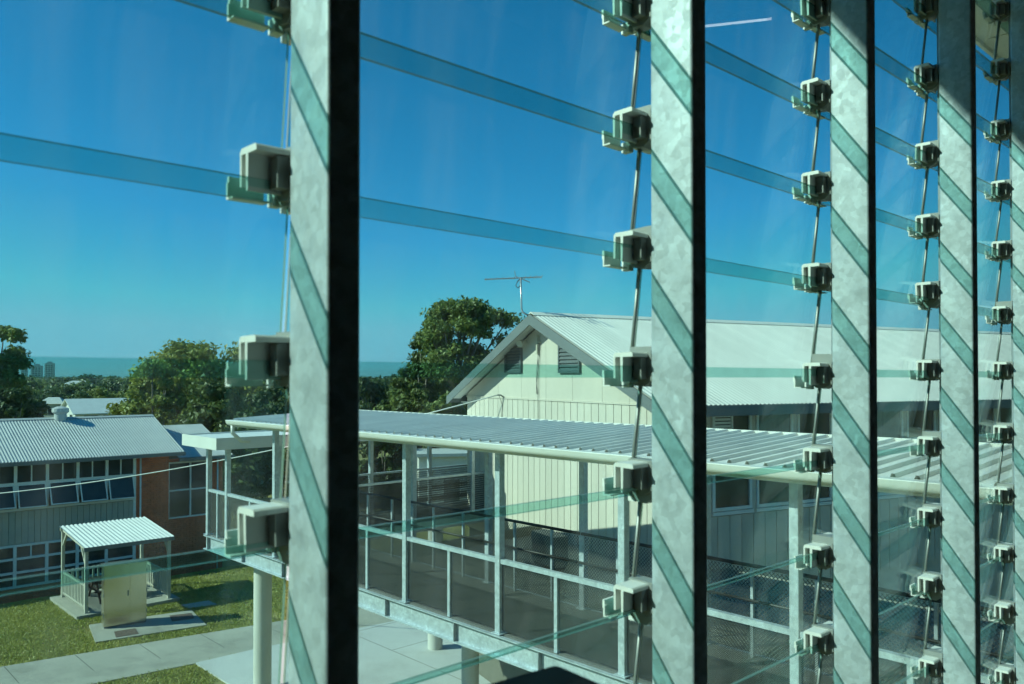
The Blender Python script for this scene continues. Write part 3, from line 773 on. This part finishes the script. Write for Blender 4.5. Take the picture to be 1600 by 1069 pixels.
def gable_roof(par, x0, x1, ye, yr_, ze_, zr_, pitch, mat, name='roof_sheet', yb=None):
    # corrugated sheets running from ridge to eave, both slopes
    w_ = .9; n = max(1, round((x1-x0)/w_)); w_ = (x1-x0)/n; k_ = max(2, round(w_/pitch)); seg = 6
    for side in (0, 1):
        yy = ye if side == 0 else 2*yr_-ye
        prof = [(w_*i/(k_*seg), .012*math.cos(2*math.pi*i/seg)) for i in range(k_*seg+1)]
        vs_ = [(q, yr_, zr_+d) for q, d in prof]+[(q, yy, ze_+d) for q, d in prof]
        k = len(prof); me = MB().add(vs_, [(i, i+1, i+1+k, i+k) for i in range(k-1)]).mesh(name, mat, True)
        for i in range(n): put(name, me, par, (x0+i*w_, 0, 0))
gable_roof(B, X0, X1+.4, -.45, 3.0, zr(-2.92), zr(-1.60), .10, M['roof_white'])
b = MB(); b.prism([(2.85, zr(-1.63)), (3.0, zr(-1.565)), (3.15, zr(-1.63)), (3.0, zr(-1.59))], 'x', X0, X1+.4); b.build('ridge_cap', M['roof_white'], B)
b = MB(); b.box(X0, X1+.42, -.55, -.45, zr(-3.06), zr(-2.93)); b.build('gutter', M['grey_trim'], B)
b = MB(); b.box(X0, X1+.1, -.44, .11, zr(-2.99), zr(-2.965)); b.build('soffit', M['white'], B)
b = MB(); b.prism([(-.45, zr(-2.96)), (3.0, zr(-1.64)), (6.45, zr(-2.96)), (6.45, zr(-3.10)), (3.0, zr(-1.80)), (-.45, zr(-3.10))], 'x', X1+.37, X1+.4); b.build('barge_board', M['grey_trim'], B)
b = MB(); b.prism([(.1, zr(-2.95)), (3.0, zr(-1.8)), (5.9, zr(-2.95))], 'x', X1-.06, X1-.03); b.build('gable_infill', M['white'], B)
vt = px(100, 652, 31.8); vt = B.matrix_basis.inverted() @ (Vector((0, 0, CH))+(vt-Vector((0, 0, CH)))*1.12)
b = MB(); b.tube([(0, 0, -.25), (0, 0, .1)], .22, 16); b.tube([(0, 0, .1), (0, 0, .16), (0, 0, .30), (0, 0, .38)], [.24, .30, .30, .10], 18)
o = b.build('roof_ventilator', M['roof_white'], B, loc=(vt.x+.0, 2.9, zr(-1.52))); smooth_by_angle(o)
for j in range(14):
    a = 2*math.pi*j/14
    MB().box(-.004, .004, -.02, .02, .17, .29).build('vane', M['white'], o, loc=(.30*math.cos(a), .30*math.sin(a), 0), rz=a)
# lower wing set back to the right
MB().box(X1+.002, 8.2, .72, 6.0, 0, zr(-3.3)).build('wing_wall', M['mortar'], B)
f = MB(); f.box(X1+.16, X1+.22, .58, .655, zr(-5.7), zr(-3.42)); f.box(7.75, 7.81, .58, .655, zr(-5.7), zr(-3.42)); f.box(6.88, 6.94, .58, .655, zr(-5.64), zr(-3.48))
for z in (-3.48, -4.6, -5.7): f.box(X1+.22, 7.75, .575, .655, zr(z), zr(z)+.06)
fo = f.build('window', M['white_frame'], B)
for (a, c) in ((X1+.22, 6.88), (6.94, 7.75)):
    for (za, zc) in ((-5.64, -4.6), (-4.54, -3.48)): MB().box(a, c, .635, .645, zr(za), zr(zc)).build('pane', M['pane'], fo)
gable_roof(B, X1+.42, 8.5, .15, 3.4, zr(-3.22), zr(-2.08), .10, M['roof_white'])
b = MB(); b.box(X1+.42, 8.52, .05, .15, zr(-3.36), zr(-3.24)); b.build('gutter', M['grey_trim'], B)
b = MB(); b.prism([(.15, zr(-3.26)), (3.4, zr(-2.12)), (6.65, zr(-3.26)), (6.65, zr(-3.40)), (3.4, zr(-2.28)), (.15, zr(-3.40))], 'x', 8.47, 8.5); b.build('barge_board', M['grey_trim'], B)
MB().tube([(8.05, .6, zr(-3.3)), (8.05, .6, .02)], .035, 8).build('downpipe', M['white_frame'], B, True)

# ------------------------------------------------------------------ shelter
S = empty('picnic_shelter', (-14.25, 27.3, 0), AU)
tag(S, 'small open picnic shelter with white corrugated roof on the lawn', 'shelter')
SW, SD = 2.72, 2.75
MB().box(-.35, SW+.3, -.25, SD+.3, -.05, .12).build('floor_slab', M['concrete'], S)
zf, zk = 2.25, 2.55
for (x, y) in ((0, 0), (SW, 0), (0, SD), (SW, SD)):
    MB().box(x-.05, x+.05, y-.05, y+.05, .12, (zf if y == 0 else zk)-.06).build('post', M['timber'], S)
for x in (0, SW):
    MB().prism([(-.15, zf-.07), (SD+.15, zk-.05), (SD+.15, zk+.07), (-.15, zf+.05)], 'x', x-.03, x+.03).build('rafter', M['timber'], S)
    MB().bar((x, .05, 1.75), (x, .5, zf-.0), .07).build('brace', M['timber'], S)
    MB().bar((x, SD-.05, 2.0), (x, SD-.5, zk-.08), .07).build('brace', M['timber'], S)
MB().box(-.1, SW+.1, -.03, .03, zf-.06, zf+.06).build('beam', M['timber'], S)
MB().box(-.1, SW+.1, SD-.03, SD+.03, zk-.06, zk+.06).build('beam', M['timber'], S)
w_ = (SW+.24)/3
prof = [(w_*i/(7*6), .018*math.cos(2*math.pi*i/6)) for i in range(43)]
vs_ = [(q, -.16, zf+.07+d) for q, d in prof]+[(q, SD+.12, zk+.10+d) for q, d in prof]
me = MB().add(vs_, [(i, i+1, i+44, i+43) for i in range(42)]).mesh('roof_sheet', M['roof_bright'], True)
for i in range(3): put('roof_sheet', me, S, (-.12+i*w_, 0, 0))
MB().box(-.12, SW+.12, -.20, -.165, zf-.05, zf+.08).build('fascia', M['grey_trim'], S)
for (p_, q_) in (((0, .06), (0, SD-.06)), ((SW, .9), (SW, SD-.06)), ((.06, SD), (SW-.06, SD)), ((SW, .05), (SW, .9))):
    p_ = Vector((*p_, 0)); q_ = Vector((*q_, 0)); d = q_-p_; n = int(d.length/.17)
    for z in (.30, 1.02): MB().bar(p_+Vector((0, 0, z)), q_+Vector((0, 0, z)), .05, .07).build('rail', M['timber'], S)
    for j in range(n):
        c = p_+d*((j+.5)/n)
        MB().box(c.x-.035, c.x+.035, c.y-.03 if abs(d.x) < .1 else c.y-.02, c.y+.03 if abs(d.x) < .1 else c.y+.02, .22, 1.08).build('baluster', M['timber'], S)
bn = empty('picnic_table', S.matrix_basis @ Vector((1.3, 1.5, .12)), AU)
tag(bn, 'dark picnic table with benches inside the small shelter', 'table')
for j in range(4): MB().box(-.8, .8, -.34+j*.175, -.18+j*.175, .70, .74).build('table_plank', M['timber_dark'], bn)
for yy in (-.75, .6):
    MB().box(-.8, .8, yy, yy+.13, .42, .46).build('bench_plank', M['timber_dark'], bn)
for xx in (-.6, .6):
    MB().bar((xx, -.7, 0), (xx, -.15, .70), .06).build('leg', M['timber_dark'], bn); MB().bar((xx, .7, 0), (xx, .15, .70), .06).build('leg', M['timber_dark'], bn)
    MB().box(xx-.03, xx+.03, -.72, .72, .35, .42).build('cross_bar', M['timber_dark'], bn)

# steel cabinet
c = gp(164.7, 984); Cb = empty('steel_cabinet', (c[0], c[1], .05), R(35))
tag(Cb, 'tall gold-tinted steel service cabinet with two doors on a concrete pad', 'cabinet')
MB().box(0, 1.26, .02, .48, .06, 1.95).build('body', M['cabinet'], Cb)
MB().box(.02, 1.24, .04, .46, 0, .06).build('plinth', M['grey_trim'], Cb)
MB().box(-.03, 1.29, -.03, .51, 1.95, 1.99).build('top', M['cabinet'], Cb)
for a, e in ((.012, .755), (.765, 1.248)):
    d_ = MB().box(a, e, -.005, .019, .075, 1.94).build('door', M['cabinet'], Cb)
    hx = e-.05 if a < .5 else a+.04
    if a < .5: MB().box(hx-.015, hx+.015, -.03, -.006, .95, 1.12).build('handle', M['grey_trim'], d_)
for z in (.35, 1.0, 1.65):
    for xx in (-.004, 1.256): MB().tube([(xx, -.012, z), (xx, -.012, z+.12)], .012, 6).build('hinge', M['grey_trim'], Cb)
for pts, lab in ((((267,963),(301,959),(306,967),(271,972)), 'brown rusty cover plate at the back of the cabinet pad'), (((181,988),(214,983),(219,991),(184,997)), 'brown rusty cover plate in front of the steel cabinet')):
    mb = MB(); mb.prism([gp(*p) for p in pts], 'z', .052, .062)
    tag(mb.build('cover_plate', M['hatch']), lab, 'cover', 'cover plates on the pad')
tp = gp(312, 943); mb = MB(); mb.prism([gp(*p) for p in ((285,945),(327,938),(342,944),(297,950))], 'z', -.02, .03); tag(mb.build('paving_slab', M['concrete']), kind='structure')

# overhead service wire
w0 = G.matrix_basis @ Vector((2.2, -.16, zr(-.44)))
w1 = px(-60, 776, 27.0)
pts = []
for i in range(41):
    t = i/40; p = w0.lerp(w1, t); p.z -= 0.75*4*t*(1-t)*.5; pts.append(p)
b = MB(); b.tube(pts, .016, 5); tag(b.build('overhead_wire', M['cable'], smooth=True), 'pale overhead wire sagging from the cream gable wall to the left', 'wire')

# ------------------------------------------------------------------ far buildings
p = px(118, 645, 100); hg = -.9
wb = empty('white_hall', (p.x, p.y, hg), AU); tag(wb, 'white gabled hall with pale roof behind the brick building', 'building')
HW, HL = 6.0, 11.5; he = p.z-hg; hr = he+1.55
MB().box(0, HL, 0, HW, 0, he).build('wall', M['white'], wb)
MB().prism([(.0, he+.002), (HW, he+.002), (HW/2, hr-.02)], 'x', 0, .1).build('gable_wall', M['white'], wb)
MB().prism([(-.5, he-.22), (HW/2, hr), (HW+.5, he-.22), (HW+.5, he-.12), (HW/2, hr+.1), (-.5, he-.12)], 'x', -.4, HL+.3).build('roof', M['roof_bright'], wb)
for q in (1.2, 3.6): MB().box(-.04, -.002, q, q+1.0, he-1.3, he-.3).build('window', M['pane'], wb)
for q in (1, 3.2, 5.4, 7.6): MB().box(q, q+1.6, -.04, -.002, he-1.5, he-.4).build('window', M['pane'], wb)

def house(x, y, Y, w, h, label, rz=.2, rc='far_roof'):
    p = px(x, y, Y); gz = p.z-h-2.2
    o = empty('distant_house', (p.x, p.y, gz), rz); tag(o, label, 'house', 'houses among the far trees')
    MB().box(-w/2, w/2, 0, w*.6, 0, h+1).build('wall', M['far_wall'], o)
    b = MB(); e = .5
    b.add([(-w/2-e,-e,h+1),(w/2+e,-e,h+1),(w/2+e,w*.6+e,h+1),(-w/2-e,w*.6+e,h+1),(-w/4,w*.3,h+2.2),(w/4,w*.3,h+2.2)], [(0,1,5,4),(1,2,5),(2,3,4,5),(3,0,4),(3,2,1,0)])
    b.build('roof', M[rc], o)
    for q in (-.3, .0, .28): MB().box(q*w-.5, q*w+.5, -.03, 0, h*.5, h*.5+1.1).build('window', M['pane'], o)
house(119, 595, 260, 7.5, 2.6, 'far house with pale hipped roof below the tower blocks')
house(80, 621, 150, 4.0, 2.0, 'small far house left of the white hall', .1)
house(141, 623, 170, 4.0, 1.6, 'tiny far house roof right of the white hall ridge', .3)
# low white shed seen under the walkway roof
sh_ = empty('white_shed', (px(655, 700, 46).x, 46, 0), R(10)); tag(sh_, 'low white shed with a flat roof seen through the walkway posts', 'shed')
MB().box(0, 3.2, 0, 3, 0, zr(-4.5)).build('wall', M['white'], sh_)
MB().box(-.2, 3.4, -.3, 3.2, zr(-4.48), zr(-4.3)).build('roof', M['far_roof'], sh_)
MB().box(1.4, 2.3, -.03, 0, 0.1, 2.2).build('door', M['grey_trim'], sh_)

def tower(x0, x1, ytop, Y, label, round_=False):
    c = (x0+x1)/2; p = px(c, ytop, Y); w = (x1-x0)/F*Y; base = -30; Hh = p.z-base
    o = empty('tower_block', (p.x, p.y, base), .3); tag(o, label, 'tower', 'tower blocks on the horizon')
    MB().box(-w/2, w/2, -w*.4, w*.4, 0, Hh-3).build('wall', M['tower'], o)
    MB().box(-w*.25, w*.25, -w*.2, w*.2, Hh-3, Hh).build('plant_room', M['tower'], o)
    z = 6
    while z < Hh-4:
        MB().box(-w/2-.8, w/2+.8, -w*.4-1.2, -w*.4-.02, z, z+1.2).build('balcony', M['far_wall'], o); z += 3.4
    for q in (-.3, 0, .3): MB().box(q*w-w*.09, q*w+w*.09, -w*.4-.1, -w*.4-.01, 3, Hh-5).build('window_strip', M['pane'], o)
tower(34, 42, 571, 1500, 'leftmost and slimmest tower block on the horizon, half behind the tree')
tower(51, 65, 569, 1550, 'middle and widest tower block on the horizon')
tower(72, 84, 565, 1450, 'rightmost and tallest tower block on the horizon')

# ------------------------------------------------------------------ trees
def fast_mesh(name, V, nq, mat):
    me = bpy.data.meshes.new(name)
    me.vertices.add(len(V)); me.vertices.foreach_set('co', V.astype(np.float32).ravel())
    me.loops.add(nq*4); me.loops.foreach_set('vertex_index', np.arange(nq*4, dtype=np.int32))
    me.polygons.add(nq); me.polygons.foreach_set('loop_start', np.arange(0, nq*4, 4, dtype=np.int32))
    me.polygons.foreach_set('loop_total', np.full(nq, 4, dtype=np.int32))
    me.materials.append(mat); me.update(calc_edges=True); return me
def leaf_quads(rs, C, outn, size):
    n = len(C)
    nr = rs.normal(size=(n, 3)); nr /= np.linalg.norm(nr, axis=1)[:, None]
    nn = nr*.8+outn*.7+np.array([0, 0, .25]); nn /= np.linalg.norm(nn, axis=1)[:, None]
    r2 = rs.normal(size=(n, 3)); a = np.cross(nn, r2); a /= np.linalg.norm(a, axis=1)[:, None]+1e-9
    b_ = np.cross(nn, a)
    s = size*rs.uniform(.55, 1.3, size=(n, 1))
    V = np.stack([C+a*s, C+b_*s*.5, C-a*s, C-b_*s*.5], axis=1).reshape(-1, 3)
    return V
def tree_meshes(seed, H, W, mat, leaves=9000, leaf=.2, clumps=40, low=.3, crown_pow=1.0, flat=False, rlo=.11, rhi=.20):
    rs = np.random.RandomState(seed)
    # clumps scattered through an uneven crown
    cs = []
    while len(cs) < clumps:
        p = rs.uniform(-1, 1, 3); r = np.linalg.norm(p)
        if flat:
            q = math.hypot(p[0], p[1])
            if q > 1 or p[2] > 1-.35*q*q or p[2] < -.2-.8*q: continue
            if p[2] < .35 and q < .45: continue
        elif r > 1 or r < .35: continue
        lump = 1+.22*math.sin(3*math.atan2(p[1], p[0])+seed)+.12*math.sin(5*p[2]+seed*2)
        c = np.array([p[0]*W/2*.82*lump, p[1]*W/2*.82*lump, H*(low+(1-low)*(.5+.44*p[2]))])
        cs.append(c)
    cs = np.array(cs)
    rad = rs.uniform(rlo, rhi, clumps)*W*.85
    cnt = (leaves*rad**2/np.sum(rad**2)).astype(int)
    Cs = []; On = []
    for c, r, n in zip(cs, rad, cnt):
        d = rs.normal(size=(n, 3)); d /= np.linalg.norm(d, axis=1)[:, None]
        q = rs.uniform(0, 1, size=(n, 1))**.45
        lobe = 1+.35*np.sin(d[:, :1]*5+c[0]*3)*np.cos(d[:, 1:2]*4+c[2])
        Cs.append(c+d*q*r*lobe*np.array([1.1, 1.1, .72])); On.append(d)
    C = np.concatenate(Cs); On = np.concatenate(On)
    crown = fast_mesh('crown', leaf_quads(rs, C, On, leaf), len(C), mat)
    tb = MB(); th = H*(low+.12)
    ctr = Vector((rs.uniform(-.03, .03)*H, rs.uniform(-.03, .03)*H, th))
    r0 = .026*H
    tb.tube([(0,0,-.3), (ctr.x*.4, ctr.y*.4, th*.45), ctr], [r0*1.25, r0*.9, r0*.7], 9)
    for c in cs[::2]:
        c = Vector(c); mid = ctr.lerp(c, .5)+Vector((0, 0, -.04*H)); st = ctr*rs.uniform(.75, 1)
        tb.tube([st, mid, c], [r0*.42, r0*.26, r0*.08], 6)
    return crown, tb.mesh('trunk', M['bark'], True)
def plant(name, meshes, loc, label, cat='tree', group=None, sc=1.0, rz=0.0, scz=None):
    o = empty(name, loc, rz); o.scale = (sc, sc, scz or sc); tag(o, label, cat, group)
    put('trunk', meshes[1], o); put('crown', meshes[0], o); return o
def tree_at(cx, ytop, wpx, Y, seed, mat, label, name='tree', gz=0.0, group=None, **kw):
    top = px(cx, ytop, Y); Hh = top.z-gz; W = wpx/F*Y
    return plant(name, tree_meshes(seed, Hh, W, M[mat], **kw), (top.x, Y, gz), label, group=group, rz=seed*1.3)
tree_at(724, 463, 168, 60, 4, 'leaf_a', 'tall spreading gum tree rising behind the left of the gable roof', 'gum_tree', leaves=34000, leaf=.15, clumps=84, low=.46, flat=True, rlo=.08, rhi=.145)
tree_at(655, 508, 84, 61, 31, 'leaf_a', 'slender gum tree at the left shoulder of the tall spreading one', 'gum_tree', leaves=12000, leaf=.15, clumps=36, low=.3, rlo=.12, rhi=.19)
tree_at(640, 560, 120, 66, 5, 'leaf_a', 'round dark tree at the left foot of the tall gum tree', 'tree', leaves=12000, leaf=.22, clumps=34, low=.1)
tree_at(585, 568, 90, 80, 6, 'leaf_c', 'dark tree just right of the nearest steel post', 'tree', leaves=9000, leaf=.25, clumps=30, low=.1)
tree_at(690, 600, 110, 52, 8, 'leaf_a', 'low bushy tree left of the cream gable wall', 'tree', leaves=12000, leaf=.2, clumps=34, low=.05)
tree_at(600, 625, 120, 50, 9, 'leaf_c', 'low dark tree behind the walkway roof', 'tree', leaves=10000, leaf=.2, clumps=30, low=.05)
tree_at(285, 528, 175, 62, 11, 'leaf_b', 'broad olive green tree behind the brick building, highest of the left grove', 'tree', leaves=26000, leaf=.2, clumps=60, low=.15)
tree_at(375, 532, 180, 64, 12, 'leaf_b', 'broad olive green tree half hidden by the nearest louvre clips', 'tree', leaves=24000, leaf=.2, clumps=56, low=.15)
tree_at(240, 560, 110, 58, 13, 'leaf_b', 'bushy olive tree at the left end of the grove behind the white hall', 'tree', leaves=15000, leaf=.19, clumps=40, low=.1)
tree_at(330, 590, 150, 52, 14, 'leaf_a', 'low green tree in front of the left grove', 'tree', leaves=15000, leaf=.19, clumps=40, low=.05)
tree_at(430, 585, 140, 56, 15, 'leaf_c', 'dark low tree behind the left end of the walkway roof', 'tree', leaves=12000, leaf=.2, clumps=36, low=.05)
tree_at(385, 640, 120, 46, 17, 'leaf_c', 'dark shrubby tree under the white canopy', 'tree', leaves=10000, leaf=.2, clumps=30, low=.02)
tree_at(470, 640, 130, 46, 18, 'leaf_c', 'dark shrubby tree behind the nearest steel post', 'tree', leaves=10000, leaf=.2, clumps=30, low=.02)
tree_at(2, 490, 92, 75, 21, 'leaf_a', 'tall dark tree cut off by the left edge', 'tree', leaves=16000, leaf=.22, clumps=40, low=.35)
tree_at(20, 592, 90, 70, 22, 'leaf_c', 'dark round tree at the left edge below the tall one', 'tree', leaves=12000, leaf=.22, clumps=34, low=.05)
tree_at(38, 636, 60, 54, 23, 'leaf_b', 'small bright shrub left of the white hall', 'shrub', leaves=7000, leaf=.17, clumps=24, low=.02)
tree_at(165, 606, 80, 125, 25, 'leaf_b', 'mid green tree behind the roof of the white hall', 'tree', gz=-1, leaves=9000, leaf=.25, clumps=30, low=.1)
# far trees, one behind another down to the sea
protos = [tree_meshes(40+i, 10, 9+i, M[m], leaves=4200, leaf=.34, clumps=26, low=.12) for i, m in enumerate(('leaf_c', 'leaf_a', 'leaf_c'))]
rr = GR; zz = GZ
tr_ = random.Random(11)
n_far = 0
for Y, cnt, top_lo, top_hi in ((105, 10, 604, 622), (150, 16, 596, 612), (230, 26, 593, 604), (380, 34, 591, 598), (600, 40, 589, 594), (1000, 46, 588.5, 591.5)):
    for j in range(cnt):
        x = -40+820*(j+tr_.uniform(.1, .9))/cnt; yv = Y*tr_.uniform(.93, 1.1)
        yt = tr_.uniform(top_lo, top_hi)
        if 40 < x < 215 and yv < 125: continue
        if 40 < x < 215 and yv < 200: yt = max(yt, 610)
        g = float(np.interp(yv, rr, zz)); t = px(x, yt, yv); h = t.z-g
        if h < 3: continue
        s_ = h/9.3; 
        wide = tr_.uniform(.9, 1.35)*max(1.0, Y/400)
        plant('distant_tree', protos[tr_.randrange(3)], (t.x, yv, g), 'small distant tree in the far green belt below the horizon', group='trees of the far green belt', sc=s_*wide, scz=s_, rz=tr_.uniform(0, 6.28)); n_far += 1
# trees out of sight behind the camera's left shade nothing; lawn blades
gr = np.random.RandomState(5); NB = 120000
def inside(poly, x, y):
    c = np.zeros(len(x), bool); n = len(poly)
    for i in range(n):
        x1, y1 = poly[i]; x2, y2 = poly[(i+1) % n]
        cond = ((y1 > y) != (y2 > y)) & (x < (x2-x1)*(y-y1)/(y2-y1+1e-12)+x1); c ^= cond
    return c
lawn = [gp(*p) for p in ((-90,930),(60,905),(460,860),(470,990),(330,1069),(330,1110),(-120,1110))]
lx = [p[0] for p in lawn]; ly = [p[1] for p in lawn]
gx = gr.uniform(min(lx), max(lx), NB*2); gy = gr.uniform(min(ly), max(ly), NB*2)
ok = inside(lawn, gx, gy)
wear = np.sin(gx*1.3+gy*.7)+np.sin(gx*.5-gy*1.9+1)+np.sin(gx*3.1+gy*2.3+2)*.6      # thin and worn places
ok &= gr.uniform(0, 1, len(gx)) < np.clip(1.0-.55*np.clip(wear-.4, 0, 1.4), .15, 1)
jx = gx+gr.normal(0, .05, len(gx)); jy = gy+gr.normal(0, .05, len(gx))                # ragged edges along the concrete
for poly in ([gp(*p) for p in path_px], [gp(*p) for p in slab_px], [gp(*p) for p in ((142,977),(301,954),(325,977),(152,1004))], [gp(*p) for p in ((285,945),(327,938),(342,944),(297,950))],
             [tuple((S.matrix_basis @ Vector(q))[:2]) for q in ((-.35,-.25,0),(SW+.3,-.25,0),(SW+.3,SD+.3,0),(-.35,SD+.3,0))]):
    ok &= ~inside(poly, jx, jy)
gx, gy = gx[ok][:NB], gy[ok][:NB]; n = len(gx)
C = np.stack([gx, gy, ground_z(gx, gy)], 1); a = gr.uniform(0, 6.28, n); w_ = .016
h = gr.uniform(.025, .065, n); lean = gr.normal(0, .025, (n, 2))
d = np.stack([np.cos(a), np.sin(a), np.zeros(n)], 1)*w_
tip = C+np.stack([lean[:, 0], lean[:, 1], h], 1)
V = np.stack([C-d, C+d, tip+d*.3, tip-d*.3], 1).reshape(-1, 3)
tag(put('grass', fast_mesh('grass', V, n, M['grass'])), 'short mown grass of the sunlit lawn', 'grass', kind='stuff')

# ------------------------------------------------------------------ lit tube in the room, mirrored in the third bay
def refl(x, y, dist):
    d = px(x, y, 1.0)-Vector((0, 0, CH)); d.normalize()
    tilt = math.atan2(YB-YT, PI_+.019)
    n_in = NX*math.cos(tilt)+Vector((0, 0, -1))*math.sin(tilt)
    pl = A0+Vector((0, 0, CH))-NX*.045
    t = (pl-Vector((0, 0, CH))).dot(NX)/d.dot(NX); hit = Vector((0, 0, CH))+d*t
    r = d-n_in*(2*d.dot(n_in)); return hit+r*dist
e0, e1 = refl(1100, 45, 4.2), refl(1206, 33, 4.6)
tb = empty('tube_light', (e0+e1)/2); tag(tb, 'lit fluorescent tube seen only as a reflection at the top of the third bay', 'lamp')
o_ = (e0+e1)/2
b = MB(); b.tube([e0-o_, e1-o_], .008, 8); b.build('tube', M['tube'], tb)
b = MB(); b.bar(e0-o_+Vector((0, 0, .05)), e1-o_+Vector((0, 0, .05)), .07, .04); b.build('batten', M['white'], tb)
top = CH+2.75
for q in (.2, .8):
    p = e0.lerp(e1, q)-o_; b = MB(); b.tube([p+Vector((0, 0, .06)), Vector((p.x, p.y, top-o_.z))], .004, 5); b.build('hanger', M['alu'], tb)
print('tube', e0, e1, 'far trees', n_far)

# ------------------------------------------------------------------ air
hm, hnt, hout = newmat('haze_air')
pv = N(hnt, 'ShaderNodeVolumePrincipled', Density=HAZE, Anisotropy=.3); pv.inputs['Color'].default_value = (.72, .86, .95, 1)
hnt.links.new(pv.outputs[0], hout.inputs['Volume'])
tag(MB().box(-12600, 12600, -12600, 12600, -46, 75).build('haze', hm), 'thin bluish air haze over the far trees and sea', 'haze', kind='stuff')
